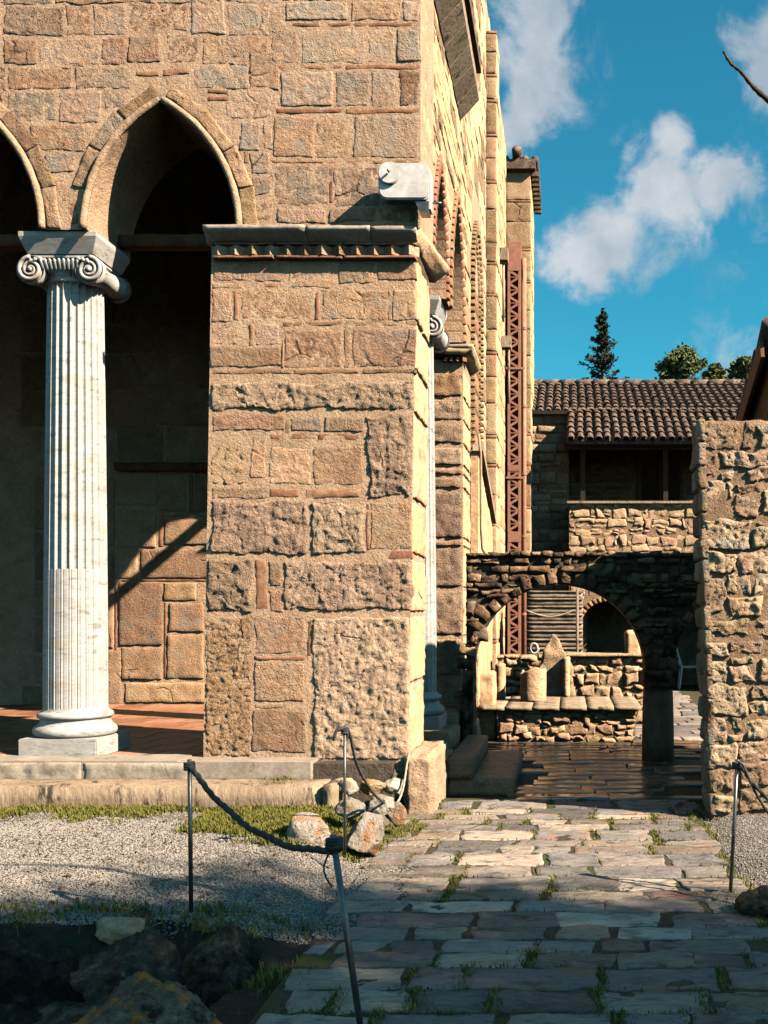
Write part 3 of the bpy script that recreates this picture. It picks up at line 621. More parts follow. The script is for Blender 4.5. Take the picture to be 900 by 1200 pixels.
# upper body
BT = 10.6
mb = MB(); mb.box(-8, XS-.03, 13.42, 22, -.05, BT); body = mb.build('nave_wall', 'mortar', church)
MB().box(-1.95, XS-.032, 12.02, 13.41, IMP-.168, BT).build('nave_wall', 'mortar', church)
def wcut(a, b): return abs(a-13.35) < .72 and 1.2 < b < 6.9
flankstones(body, 12.72, 15.0, -.0, BT, XS-.03, 5, ['plaster_side', 'ashlar_orange'], hm=(.22, .38), wm=(.35, .7), cut=wcut)
flankstones(body, 12.03, 12.7, IMP, BT, XS-.03, 15, ['plaster_side', 'ashlar_orange'], hm=(.22, .38), wm=(.25, .4))
flankstones(body, 15.5, 19.9, 0, BT, XS-.03, 6, ['plaster_side', 'ashlar_orange'], hm=(.25, .4), wm=(.4, .8))
# tall blind window with brick teeth round it
mb = MB(); c_, a = 13.35, .42; h_ = .8; r_ = (a*a+h_*h_)/(2*a); ac = r_-a; tm = math.acos(ac/r_); zs_ = 5.6
wdw = MB().box(XS-.045, XS-.024, c_-.40, c_+.40, 1.8, 5.75).build('window', 'ashlar_orange', church)
for sg in (-1, 1):
    for k_, (rad_, pr) in enumerate(((0, .03), (.17, .055))):
        for i in range(44):
            z = 1.9+i*.085; mb.add(*stone_geo([(c_+sg*(a+rad_), z), (c_+sg*(a+rad_+.11), z), (c_+sg*(a+rad_+.11), z+.05), (c_+sg*(a+rad_), z+.05)], side(XS-.03), proud=pr, depth=.02, res=.2, amp=.0, wob=0, bev=.008))
        for i in range(14):
            t0, t1 = tm*(i+.15)/14, tm*(i+.8)/14; pp = lambda r, t: (c_+sg*(-ac+r*math.cos(t)), zs_+r*math.sin(t))
            mb.add(*stone_geo([pp(r_+rad_, t0), pp(r_+rad_+.11, t0), pp(r_+rad_+.11, t1), pp(r_+rad_, t1)], side(XS-.03), proud=pr, depth=.02, res=.2, amp=0, wob=0, bev=.008))
tag(mb.build('brick_teeth', 'ashlar_orange', wdw, True), kind='stuff')
for i in range(15):
    z = 1.85+i*.26
    stone('brick', [(c_-.38, z), (c_+.38, z), (c_+.38, z+.2), (c_-.38, z+.2)], side(XS-.03), 'brick' if i % 3 else 'ashlar_orange', wdw, proud=.012, depth=.01, res=.2, amp=.004, wob=.004, bev=.008)
# buttress strips further back
def strip(name, y0, y1, x1, z1, seed, hm=(.28, .5), m1='ashlar_orange', step=.0):
    b_ = MB().box(XS-.1, x1-.016, y0+.02, y1, -.05, z1).build(name, 'mortar', church)
    r = random.Random(seed); z = 0.
    while z < z1-.12:
        h = min(r.uniform(*hm), z1-z); wd = x1-XS
        stone('stone', [(XS-.04, z+.005), (x1-r.uniform(0, step), z+.005), (x1-r.uniform(0, step), z+h-.005), (XS-.04, z+h-.005)], front(y0+.02), r.choice((m1, 'ashlar', m1)), b_, proud=.012, depth=.02, res=.06, amp=.014, wob=.012, bev=.01, hexp=.5)
        stone('side_stone', [(y0+.03, z+.005), (y1, z+.005), (y1, z+h-.005), (y0+.03, z+h-.005)], side(x1-.016), 'plaster_side', b_, proud=.016, depth=.02, res=.2, amp=.012, wob=.0, bev=.01)
        z += h
        if r.random() < .5:
            stone('brick', [(XS-.04, z+.004), (x1, z+.004), (x1, z+.045), (XS-.04, z+.045)], front(y0+.02), 'brick', b_, proud=.012, depth=.02, res=.2, amp=.004, wob=.004, bev=.006); z += .05
    return b_
strip('buttress', 15.0, 15.6, -1.035, 10.05, 4, step=.03)
s2 = strip('buttress', 20.0, 22, -.72, 10.15, 9, hm=(.35, .6))
for i in range(22):   # brick courses of the far buttress edge
    pass
# eaves of the far buttress: dark dentils, sloping tiles
ev = MB().box(XS-.6, -.62, 19.88, 22.1, 10.18, 10.36).build('eaves', 'roof_tile', church)
for i in range(9):
    o = MB().box(-.70, -.56, 20.0+i*.23, 20.11+i*.23, 10.08, 10.17).build('eaves_block', 'roof_tile', ev)
for i in range(4):
    MB().tube([(-1.2+i*.19, 19.92, 10.38), (-1.2+i*.19, 22.1, 10.42)], .07, 10).build('roof_tile', 'roof_tile', ev, True)
MB().tube([(-.98, 19.82, 10.50), (-.98, 22.1, 10.54)], .10, 12).build('ridge_tile', 'roof_tile', ev, True)
# eaves of the porch roof along the flank, ending at the body
ec = empty('eaves_cornice', (XS, 10, 7.1)); ec.parent = church; ec.location = Vector((XS, 10, 7.1))-wloc(church)
for i in range(8):
    ya = 8.3+i*.37; 
    V = [(XS+.0, ya, 6.98), (XS+.20, ya, 7.2), (XS+.20, ya, 7.32), (XS-.03, ya, 7.32)]; V += [(x, ya+.355, z) for x, y, z in V]
    mk('cornice_slab', V, [(3, 2, 1, 0), (4, 5, 6, 7)]+[(i_, (i_+1) % 4, 4+(i_+1) % 4, 4+i_) for i_ in range(4)], 'kerb_stone', ec)
for i in range(26): MB().box(XS-.02, XS+.11+.02*(i % 2), 8.4+i*.115, 8.45+i*.115, 7.33, 7.50).build('brick', 'brick', ec)
MB().box(XS-.02, XS+.22, 8.3, 11.3, 7.52, 7.64).build('roof_edge', 'roof_tile', ec)
# porch interior: floor, back wall, ceiling, end wall
fl = MB().box(-11.5, XS-.2, 8.0, 12.95, -.3, FL-.02).build('porch_floor', 'mortar_dark', church)
for j in range(11):
    for i in range(17):
        x0 = -7.0+i*.36-(j % 2)*.18; y0 = 8.24+j*.425
        if x0+.35 > XS-.25: continue
        o = MB().box(x0, x0+.345, y0, y0+.41, FL-.05, FL-.008+R.uniform(0, .004)).build('floor_tile', 'floor_tile', fl)
BY = 12.9
bw = MB().box(-11.5, -1.2, BY+.02, BY+.5, 0, 7.5).build('porch_back_wall', 'mortar', church)
BW = [(137,553,184,592,AS),(188,556,218,600,AS),(228,553,246,600,AS),(137,596,182,641,AS),(192,608,246,638,AS),(136,645,161,678,OR),(164,644,246,678,AS),
 (139,682,190,756,AS),(192,683,230,704,OR),(197,707,238,741,AS),(142,759,190,796,AS),(195,744,238,796,AS),(146,800,240,824,OR),
 (124,560,134,640,AS),(124,645,133,690,OR),(124,694,133,760,AS),(124,763,142,826,AS),
 (40,560,58,620,AS),(40,624,58,680,OR),(40,684,58,720,AS),(40,724,58,764,AS),(40,768,58,800,AS),(26,804,58,828,OR),
 (137,500,190,540,AS),(194,500,246,540,AS),(150,455,200,495,AS),(204,455,246,495,AS),(165,415,215,450,AS),(219,415,262,450,AS),(150,370,188,410,AS),(192,370,246,410,AS),(137,330,200,366,AS),(204,330,262,366,AS)]
for x0, y0, x1, y1, m in BW:
    stone('stone', rq(x0, y0, x1, y1, BY, .5), front(BY+.02), m, bw, proud=.018, res=.04, amp=.012, wob=.01, bev=.015)
for x0, y0, x1, y1 in ((186,596,191,640),(221,556,226,600),(190,603,246,606),(134,684,137,795),(192,706,195,795),(142,679,246,681)):
    stone('brick', rq(x0, y0, x1, y1, BY, .2), front(BY+.02), 'brick', bw, proud=.008, res=.1, amp=.003, wob=.003, bev=.006)
for q in rubble(-6.9, -1.9, 3.9, 7.2, .35, .5, .5, .9, .03, .01, 77, 0): stone('stone', q, front(BY+.02), AS, bw, proud=.018, res=.2, amp=.01, wob=.01, bev=.015)
MB().box(XZ(134, 0, BY-.1)[0], XZ(262, 0, BY-.1)[0], BY-.12, BY+.03, XZ(0, 552, BY)[1], XZ(0, 543, BY)[1]).build('wood_ledge', 'wood', church)
MB().box(-12, XS-.03, Y0+.03, 22, 7.61, 7.8).build('porch_roof', 'interior', church)
MB().box(-12, -11.5, Y0, BY+.5, 0, 7.6).build('end_wall', 'interior', church)
o = MB().box(-12, -11.4, Y0, Y0+.8, -.1, 4.63).build('end_pier', 'ashlar', church)
# stylobate and lower step along the front
st = MB().box(-9, W(365, 0, 7.95).x, 7.92, 8.22, -.1, .425).build('stylobate', 'marble_grey', church); 
xs_ = [-9, -6.4, -5.2, -4.55, -3.75, -2.9]
for a, b in zip(xs_[:-1], xs_[1:]):
    stone('stylobate_block', [(a+.004, .24), (b-.004, .24), (b-.004, .428), (a+.004, .428)], front(7.935), 'marble_grey', st, proud=.03, depth=.02, res=.03 if a > -6 else .2, amp=.014, wob=.004, bev=.03, freq=12)
MB().box(-9, -3.02, 7.93, 8.30, .42, .433).build('stylobate_top', 'marble_grey', st)
o = MB().box(-9, W(378, 0, 7.6).x, 7.58, 7.93, -.1, .298).build('front_step', 'kerb_stone', church); bevel(o, .012); roughen(o, .12, .012, 4, 2)
o = MB().box(W(379, 0, 7.6).x, W(395, 0, 7.6).x, 7.55, 7.98, -.1, .305).build('step_end_block', 'kerb_stone', church); bevel(o, .012); roughen(o, .08, .012, 5, 5)
# base of the flank between the piers: footing blocks
for x0, x1, y0, y1, z in ((-1.6, -1.05, 9.0, 9.6, .30), (-1.6, -1.10, 9.6, 10.5, .44), (-1.6, -1.14, 10.5, 11.7, .52), (-1.25, -1.08, 11.2, 11.72, .72), (-1.25, -.98, 11.0, 11.4, .40)):
    o = MB().box(x0, x1, y0+.005, y1-.005, -.05, z).build('footing_block', 'step_stone', church); bevel(o, .02); roughen(o, .07, .025, 4, int(y0*10))

# ================================================================== PAVING
path = MB().box(-1.24, 1.04, 2.0, 8.75, -.2, -.008).build('path', 'paving_soil'); tag(path, kind='structure')
JOINTS = []
def flags(parent, x0f, x1f, y0, y1, dmin, dmax, wmin, wmax, gap, m, seed, res=.12, amp=.008, skip=None, jit=.02):
    r = random.Random(seed); y = y0
    while y < y1:
        d = min(r.uniform(dmin, dmax), y1-y+.02); x = x0f(y)-r.uniform(0, .35)
        while x < x1f(y)-.08:
            wd = r.uniform(wmin, wmax); a, b = max(x, x0f(y)+r.uniform(-.06, .06)), min(x+wd, x1f(y)+r.uniform(-.06, .1))
            if b-a > .12 and not (skip and skip((a+b)/2, y+d/2)):
                j = lambda: r.uniform(-jit, jit); g_ = gap*r.uniform(.5, 1.6)/2
                q = [(a+g_+j(), y+g_*.6+j()*.5), (b-g_+j(), y+g_*.6+j()*.5), (b-g_+j(), y+d-g_*.6+j()*.5), (a+g_+j(), y+d-g_*.6+j()*.5)]
                if parent.name == 'path': JOINTS.append((b, y, d))
                stone('flagstone', q, floor(-.006+r.uniform(-.003, .002)), m(r), parent, proud=.005, depth=.03, res=res, amp=amp, wob=.03, bev=.005, freq=5, tilt=.006, hexp=.6)
            x += wd
        y += d
flags(path, lambda y: -1.22-.08*sstep((y-5)/2), lambda y: 1.02, 3.3, 8.62, .18, .33, .22, .62, .022, lambda r: 'flag_dry', 5, res=.03, amp=.008, jit=.03)
court = MB().box(-1.05, 4.2, 8.76, 26, -.2, -.028).build('courtyard', 'paving_soil'); tag(court, kind='structure')
def cskip(x, y): return (x < -.48 and y < 10.9) or (y > 12.3 and x < .75) or x > 1.1+(y-8.7)*.05
flags(court, lambda y: -1.0, lambda y: 1.6, 8.66, 12.7, .20, .30, .45, 1.1, .014, lambda r: 'flag_wet', 6, res=.2, amp=.004, skip=cskip, jit=.008)
flags(court, lambda y: .78, lambda y: 2.2, 12.72, 20.3, .25, .40, .4, .9, .03, lambda r: 'flag_dry', 8, res=.4, amp=.004, jit=.012)

# ================================================================== STEP BLOCKS BY THE FLANK
def block(name, x0, x1, y0, y1, z0, z1, m, label, cat, group=None, amp=.012, res=.05, seed=1, bv=.02):
    o = MB().box(x0, x1, y0, y1, z0, z1).build(name, m); bevel(o, bv, 2); roughen(o, res, amp, 5, seed); return tag(o, label, cat, group)
block('stone_step', -1.06, -.47, 8.96, 10.75, -.03, .125, 'step_stone', 'lower long worn stone step beside the church flank', 'step', seed=11, bv=.008, amp=.005)
block('stone_step', -1.06, -.83, 8.93, 10.70, .128, .295, 'step_stone', 'upper narrow stone step block lying on the lower step', 'step', seed=12, bv=.008, amp=.005)

# ================================================================== ARCHED GARDEN WALL
AY = 10.8
ar_c, ar_r, ar_z = W(655, 0, AY).x, 101*AY/F, W(0, 786, AY).z
ar2_c = ar_c+2*ar_r+.31
aw = empty('arched_wall', (.5, AY+.25, 0), 'low dark rubble wall with a round arch beside the church', 'wall')
def alow(u):
    z = None
    for c_ in (ar_c, ar2_c):
        d = abs(u-c_)
        if d < ar_r: return ar_z+math.sqrt(ar_r*ar_r-d*d)*1.0
    return ar_z if u > ar_c else -.05
axl, axr = W(546, 0, AY).x, 2.6
us = sorted(set([axl, axr, ar_c-ar_r-.001]+[c_+ar_r*math.sin(PI/2*t/18) for c_ in (ar_c, ar2_c) for t in range(-18, 19) if c_+ar_r*math.sin(PI/2*t/18) < axr]))
ztop = W(0, 648, AY).z
def atop(u): return ztop+.012*noise.noise(Vector((u*4, 2, 1)))
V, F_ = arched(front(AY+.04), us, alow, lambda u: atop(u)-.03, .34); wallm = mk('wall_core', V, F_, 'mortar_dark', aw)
def ahit(a, b):
    for c_ in (ar_c, ar2_c):
        if math.hypot(a-c_, b-ar_z) < ar_r+.03 or (b < ar_z and abs(a-c_) < ar_r+.02): return True
    return False
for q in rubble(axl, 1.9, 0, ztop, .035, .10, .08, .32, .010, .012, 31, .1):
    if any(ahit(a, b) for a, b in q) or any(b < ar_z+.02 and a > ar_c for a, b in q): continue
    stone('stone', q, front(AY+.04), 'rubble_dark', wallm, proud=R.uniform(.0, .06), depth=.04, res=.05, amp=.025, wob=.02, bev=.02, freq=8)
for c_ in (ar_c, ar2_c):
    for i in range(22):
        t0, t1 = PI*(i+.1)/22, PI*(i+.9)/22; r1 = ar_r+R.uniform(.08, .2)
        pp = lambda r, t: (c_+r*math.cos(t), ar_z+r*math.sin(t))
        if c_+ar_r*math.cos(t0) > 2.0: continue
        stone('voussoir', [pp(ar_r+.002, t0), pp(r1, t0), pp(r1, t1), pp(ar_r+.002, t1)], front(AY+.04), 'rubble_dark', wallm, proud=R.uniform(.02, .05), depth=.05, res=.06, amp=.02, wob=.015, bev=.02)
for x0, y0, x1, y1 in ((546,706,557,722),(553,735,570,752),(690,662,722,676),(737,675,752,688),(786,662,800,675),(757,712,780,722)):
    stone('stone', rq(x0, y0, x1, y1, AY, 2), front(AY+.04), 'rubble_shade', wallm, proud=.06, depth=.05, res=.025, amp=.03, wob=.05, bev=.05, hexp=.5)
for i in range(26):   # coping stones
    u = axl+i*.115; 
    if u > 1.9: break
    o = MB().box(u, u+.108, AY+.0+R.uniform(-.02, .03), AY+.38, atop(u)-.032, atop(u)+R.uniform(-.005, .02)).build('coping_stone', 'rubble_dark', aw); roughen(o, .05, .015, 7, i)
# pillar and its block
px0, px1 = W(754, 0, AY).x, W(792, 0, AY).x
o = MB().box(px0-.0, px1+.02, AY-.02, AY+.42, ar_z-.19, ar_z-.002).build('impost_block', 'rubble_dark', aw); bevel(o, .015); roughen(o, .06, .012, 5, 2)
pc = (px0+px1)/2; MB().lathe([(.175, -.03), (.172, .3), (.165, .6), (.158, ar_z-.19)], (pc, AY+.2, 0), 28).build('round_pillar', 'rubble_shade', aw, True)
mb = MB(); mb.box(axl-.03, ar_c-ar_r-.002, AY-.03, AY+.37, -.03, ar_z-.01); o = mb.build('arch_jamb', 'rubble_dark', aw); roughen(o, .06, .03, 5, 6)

# ================================================================== COURTYARD RUINS
def rubwall(name, label, x0, x1, Y, th, z0, z1, seed, m='rubble_bright', hm=(.08, .17), wm=(.10, .26), mortar='mortar_rubble', res=.06, amp=.02, proud=(.01, .05), gap=.016, group=None, cap=True):
    t_ = empty(name, ((x0+x1)/2, Y+th/2, z0), label, 'wall', group)
    c_ = MB().box(x0, x1, Y+.04, Y+th, z0, z1-.005).build('wall_core', mortar, t_)
    for q in rubble(x0, x1, z0, z1, hm[0], hm[1], wm[0], wm[1], gap, gap*1.5, seed, .35):
        stone('stone', q, front(Y+.04), m, c_, proud=R.uniform(*proud), depth=.03, res=.03, amp=amp*1.2, wob=.04, bev=.03, freq=9, hexp=.5)
    return t_
pY = 12.6; pl_ = rubwall('low_rubble_wall', 'low rubble wall carrying a ledge of thin slabs behind the arch', W(583, 0, pY).x, W(745, 0, pY).x, pY, 1.7, -.03, W(0, 832, pY).z, 51, hm=(.07, .14), wm=(.09, .28))
zp = W(0, 832, pY).z
xa = W(560, 0, pY).x
for i in range(6):
    a = xa+(W(752, 0, pY).x-xa)*i/6; b = xa+(W(752, 0, pY).x-xa)*(i+1)/6
    for j in range(3):
        o = MB().box(a+.006, b-.006, pY-.06+.5*j+.004, pY-.06+.5*(j+1)-.004, zp, zp+.045+R.uniform(-.004, .004)).build('ledge_slab', 'kerb_stone', pl_); roughen(o, .12, .006, 5, i)
zp += .045
bY = 14.35
rubwall('rubble_parapet', 'bright rubble parapet behind the ledge, right of the pointed stone', W(660, 0, bY).x, W(757, 0, bY).x, bY, .4, 0, W(0, 770, bY).z, 52, hm=(.09, .20), wm=(.12, .26))
rubwall('rubble_parapet', 'short rubble parapet between the church flank and the pointed stone', W(583, 0, bY+.05).x, W(640, 0, bY+.05).x, bY+.05, .4, 0, W(0, 768, bY).z, 53, hm=(.09, .18), wm=(.12, .26))
o = MB().box(W(661, 0, bY).x, W(757, 0, bY).x, bY-.03, bY+.45, W(0, 770, bY).z, W(0, 766, bY).z).build('coping_slab', 'rubble_bright'); roughen(o, .08, .012, 6, 3); tag(o, 'thin stone coping slab on the bright rubble parapet', 'slab')
# broken column drum
dx = W(625, 0, 13.35).x
o = MB().lathe([(.17, zp), (.172, zp+.2), (.17, zp+.40)], (dx, 13.35, 0), 28).build('column_drum', 'rubble_bright'); tag(o, 'broken white marble column drum standing on the slab ledge', 'column drum')
bm = bmesh.new(); bm.from_mesh(o.data); bmesh.ops.triangulate(bm, faces=[f for f in bm.faces if len(f.verts) > 4]); bm.to_mesh(o.data); bm.free()
roughen(o, .04, .006, 6, 1)
for v in o.data.vertices:
    if v.co.z > .36: v.co.z += .07*noise.fractal(Vector((v.co.x*9, v.co.y*9, 3)), 1, 2, 4)-.03*(v.co.x < -.04)
# pointed stone
pY2 = 14.15; a = W(626, 815, pY2); b = W(672, 815, pY2); tp = W(648, 743, pY2)
V = [(a.x, pY2-.12, zp), (b.x, pY2-.12, zp), (b.x, pY2+.16, zp), (a.x, pY2+.16, zp), (a.x+.06, pY2-.1, .78), (b.x-.02, pY2-.1, .82), (b.x-.02, pY2+.14, .82), (a.x+.06, pY2+.14, .78), (tp.x-.03, pY2-.02, tp.z), (tp.x+.03, pY2-.02, tp.z), (tp.x+.03, pY2+.05, tp.z), (tp.x-.03, pY2+.05, tp.z)]
Fp = [(3, 2, 1, 0), (8, 9, 10, 11)]+[(4*k_+i, 4*k_+(i+1) % 4, 4*k_+4+(i+1) % 4, 4*k_+4+i) for k_ in (0, 1) for i in range(4)]
o = mk('pointed_stone', V, Fp, 'rubble'); roughen(o, .05, .035, 5, 3); tag(o, 'rough pointed standing stone behind the marble drum', 'standing stone')
block('stone_slab', W(660, 0, 13.9).x, W(668, 0, 13.9).x, 13.88, 14.06, zp, W(0, 770, 13.9).z, 'plaster_side', 'narrow upright pale slab right of the pointed stone', 'slab', amp=.01, seed=4, bv=.01)
block('stone_slab', W(556, 0, 12.7).x, W(580, 0, 12.7).x, 12.75, 13.0, -.02, W(0, 786, 12.8).z, 'plaster_side', 'broad pale slab leaning base at the church flank inside the arch', 'slab', amp=.012, seed=5, bv=.02)
block('stone_slab', W(581, 0, 13.6).x, W(592, 0, 13.6).x, 13.5, 13.7, zp, W(0, 777, 13.6).z, 'plaster_side', 'small upright pale slab next to the broad slab at the church flank', 'slab', amp=.012, seed=6, bv=.015)
block('stone_post', W(733, 0, 14.4).x, W(752, 0, 14.4).x, 14.42, 14.70, .94, W(0, 739, 14.4).z, 'plaster_side', 'squat stone post on the right end of the rubble parapet', 'post', amp=.015, seed=7, bv=.02)
# stairs of weathered boards
t_ = empty('staircase', (-.4, 16.5, 0), 'weathered plank staircase rising behind the pointed stone', 'staircase')
for i in range(9):
    z = .78+i*.135; y = 16.0+i*.28; xa_, xb_ = W(617, 0, y).x, W(683, 0, y).x
    o = MB().box(xa_, xb_, y, y+.06, z-.055, z+.05).build('riser_board', 'wood_grey', t_); roughen(o, .15, .01, 4, i)
    o = MB().box(xa_, xb_, y-.02, y+.3, z+.052, z+.085).build('tread_board', 'wood_grey', t_); roughen(o, .15, .006, 4, i+20)
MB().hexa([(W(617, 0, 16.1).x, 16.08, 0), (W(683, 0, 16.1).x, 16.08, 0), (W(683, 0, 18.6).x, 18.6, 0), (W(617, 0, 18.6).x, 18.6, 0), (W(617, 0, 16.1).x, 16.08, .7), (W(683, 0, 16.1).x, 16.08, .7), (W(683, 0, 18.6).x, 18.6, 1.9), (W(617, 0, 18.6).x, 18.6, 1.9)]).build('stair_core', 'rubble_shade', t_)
hp = empty('handrail', (0, 15.8, 0), 'thin grey handrail post with a slack rope by the plank staircase', 'handrail')
x = W(676.5, 0, 15.8).x; MB().tube([(x, 15.8, .0), (x, 15.8, W(0, 690, 15.8).z)], .022, 8).build('post', 'wood_grey', hp, True)
MB().tube([(x, 15.8, 1.85), (x+.04, 15.8, 1.88), (x+.09, 16.1, 1.9)], .02, 6).build('bracket', 'wood_grey', hp, True)
pts = [(W(616, 0, 15.8).x+(x-W(616, 0, 15.8).x)*t, 15.8, 1.60-.10*math.sin(PI*min(1, t*1.05))) for t in np.linspace(0, 1, 16)]
MB().tube(pts, .014, 6).build('rope', 'rope_pale', hp, True)
# coiled hose on the parapet
pts = [(W(624, 0, 14.4).x+.05*math.cos(a_)+.012*a_/6, 14.5+.03*math.sin(a_*.5), 1.06+.07*math.sin(a_)) for a_ in np.linspace(0, 6*PI, 60)]
o = MB().tube(pts, .012, 6).build('hose', 'marble', None, True); tag(o, 'small coil of white hose on the short rubble parapet', 'hose')

# ================================================================== RED LATTICE MAST
lt = empty('lattice_mast', (-1.0, 19.6, 0), 'red painted steel lattice mast against the church flank', 'mast')
lY = 19.55; xl, xr = W(596.5, 0, lY).x, W(609, 0, lY).x; zt_ = W(0, 284, lY).z; 
MB().box(xl-.02, xr+.02, lY+.33, lY+.35, 0, zt_).build('shade_sheet', 'red_steel', lt)  # sheet and side plates added so the space behind the braces falls into shade
for x in (xl-.02, xr+.0): MB().box(x, x+.02, lY+.03, lY+.33, 0, zt_).build('shade_flange', 'red_steel', lt)
# the mast stands on the ground and reaches half way up the wall
for x in (xl+.0, xr): 
    for y in (lY,): MB().bar((x, y, -.03), (x, y, zt_), .05, .05).build('leg', 'red_steel', lt)
n = 34; dz = (zt_-.2)/n
for i in range(n):
    z = .15+i*dz
    for y in (lY,):
        MB().bar((xl, y-.01, z), (xr, y-.01, z+dz*.5), .042, .02, (0, 1, 0)).build('brace', 'red_steel', lt)
        MB().bar((xr, y-.012, z+dz*.5), (xl, y-.012, z+dz), .042, .02, (0, 1, 0)).build('brace', 'red_steel', lt)
    MB().bar((xl, lY-.016, z+dz*.5), (xr, lY-.016, z+dz*.5), .016, .010, (0, 1, 0)).build('rung', 'red_steel', lt)
for z0, z1 in ((zt_-.55, zt_), (2.9, 3.1), (W(0, 545, lY).z, W(0, 552, lY).z)): MB().box(xl-.02, xr+.02, lY-.03, lY-.02, z0, z1).build('plate', 'red_steel', lt)
for z in (W(0, 432, lY).z, W(0, 560, lY).z, W(0, 648, lY).z): MB().box(xl-.06, xr+.10, lY-.045, lY-.034, z-.02, z+.02).build('tie_bar', 'red_steel', lt)
pipe = empty('downpipe', (-.78, 19.8, 0), 'pinkish red downpipe running up beside the lattice mast', 'pipe')
x = W(613.5, 0, 19.6).x; MB().tube([(x, 19.75, 0), (x, 19.75, W(0, 300, 19.6).z)], .05, 12).build('pipe', 'red_steel', pipe, True)
for z in (1.5, 3, 4.2, 5.5, 7): MB().lathe([(.062, 0), (.062, .05)], (x, 19.75, z), 12).build('clamp', 'red_steel', pipe)

# ================================================================== HOUSE WITH BALCONY
HY = 20.0
hs = empty('house', (2, HY+2, 0), 'stone house with clay tile roof and a shaded balcony behind the courtyard', 'house')
hx0, hx1 = W(667, 0, HY).x, 4.6
zpar = W(0, 588, HY).z
h_arch = ((W(711, 0, HY).x, .50, W(0, 705, HY).z-.50), (2.75, .80, 1.25))
def hlow(u):
    for c_, r_, z_ in h_arch:
        d = abs(u-c_)
        if d < r_: return z_+math.sqrt(r_*r_-d*d)
    return -.02
us = sorted(set([hx0, hx1]+[c_+s*(r_+.001) for c_, r_, z_ in h_arch for s in (-1, 1)]+[c_+r_*math.sin(PI/2*t/12) for c_, r_, z_ in h_arch for t in range(-12, 13)]))
V, F_ = arched(front(HY+.03), us, hlow, lambda u: zpar-.03, .35); par = mk('balcony_front', V, F_, 'mortar_rubble', hs)
def hhit(q):
    return any(b < hlow(a)+.06 and hlow(a) > 0 for a, b in q)
for q in rubble(hx0, 2.6, 2.45, zpar-.03, .10, .21, .10, .36, .02, .03, 61, .35):
    stone('stone', q, front(HY+.03), 'rubble_bright', par, proud=R.uniform(-.002, .03), depth=.02, res=.05, amp=.016, wob=.045, bev=.022, freq=10, hexp=.5)
for q in rubble(hx0, 2.6, 0, 2.45, .14, .24, .16, .4, .02, .018, 62, .2):
    if hhit(q): continue
    stone('stone', q, front(HY+.03), 'rubble_bright', par, proud=R.uniform(-.002, .03), depth=.02, res=.05, amp=.016, wob=.045, bev=.022, freq=10, hexp=.5)
c_, r_, z_ = h_arch[0]
for i in range(18):
    t0, t1 = PI*(i+.08)/18, PI*(i+.92)/18; pp = lambda r, t: (c_+r*math.cos(t), z_+r*math.sin(t))
    stone('arch_brick', [pp(r_, t0), pp(r_+.10, t0), pp(r_+.10, t1), pp(r_, t1)], front(HY+.03), 'brick', par, proud=.05, depth=.03, res=.2, amp=.004, wob=0, bev=.01)
MB().box(hx0-.04, hx1, HY-.05, HY+.42, zpar-.032, zpar+.012).build('parapet_coping', 'kerb_stone', hs)
MB().box(hx0, hx1, HY+.36, HY+2.0, 2.5, 2.7).build('balcony_floor', 'wood_dark', hs)
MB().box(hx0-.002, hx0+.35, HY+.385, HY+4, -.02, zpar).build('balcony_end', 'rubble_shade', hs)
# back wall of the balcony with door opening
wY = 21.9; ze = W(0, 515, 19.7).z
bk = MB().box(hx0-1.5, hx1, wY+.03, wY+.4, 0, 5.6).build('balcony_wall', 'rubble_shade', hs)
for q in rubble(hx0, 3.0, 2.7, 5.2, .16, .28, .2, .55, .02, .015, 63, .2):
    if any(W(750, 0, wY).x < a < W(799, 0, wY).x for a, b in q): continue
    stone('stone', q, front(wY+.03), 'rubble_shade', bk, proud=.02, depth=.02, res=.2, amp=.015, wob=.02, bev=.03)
x0, x1 = W(752, 0, wY).x, W(796, 0, wY).x; zd = W(0, 531, wY).z
dr = MB().box(x0, x1, wY-.01, wY+.025, 2.7, zd).build('door', 'wood_dark', hs)
MB().box(x0-.1, x1+.1, wY-.03, wY+.0, zd+.002, zd+.07).build('lintel', 'wood', dr)
for x in (x0-.05, x1+.05): MB().box(x-.04, x+.04, wY-.03, wY-.012, 2.7, zd).build('door_frame', 'wood', dr)
MB().box((x0+x1)/2-.03, (x0+x1)/2+.03, wY-.03, wY-.012, 2.7, zd).build('mullion', 'wood', dr)
MB().box(x0, x1, wY-.03, wY-.012, 3.55, 3.62).build('rail', 'wood', dr)
for px in (683, 780): 
    x = W(px, 0, HY+.1).x; MB().box(x-.045, x+.045, HY+.06, HY+.15, zpar+.013, ze-.12).build('wood_post', 'wood_dark', hs)
MB().box(hx0-.1, hx1, HY+.04, HY+.17, ze-.12, ze+.0).build('eaves_beam', 'wood_dark', hs)
MB().box(W(690, 0, HY+.1).x, W(750, 0, HY+.1).x, HY+.9, HY+.94, 4.25, 4.29).build('tie_rod', 'wood_dark', hs)
for i in range(14):
    x = hx0+.05+i*.22; MB().bar((x, 19.68, ze+.0), (x, 21.6, ze+.62), .06, .09).build('rafter', 'wood_dark', hs)
# left wing wall
lw = MB().box(-.9, hx0-.004, 21.03, 21.5, 0, W(0, 486, 21).z).build('wing_wall', 'mortar_rubble', hs)
for q in rubble(-.9, hx0-.02, 1.5, W(0, 486, 21).z, .14, .26, .16, .42, .022, .018, 64, .25):
    stone('stone', q, front(21.03), 'rubble', lw, proud=R.uniform(0, .04), depth=.02, res=.2, amp=.02, wob=.02, bev=.03)
MB().box(-1.0, hx0+.2, 20.9, 21.6, W(0, 486, 21).z, W(0, 482, 21).z).build('eaves_board', 'wood_dark', lw)
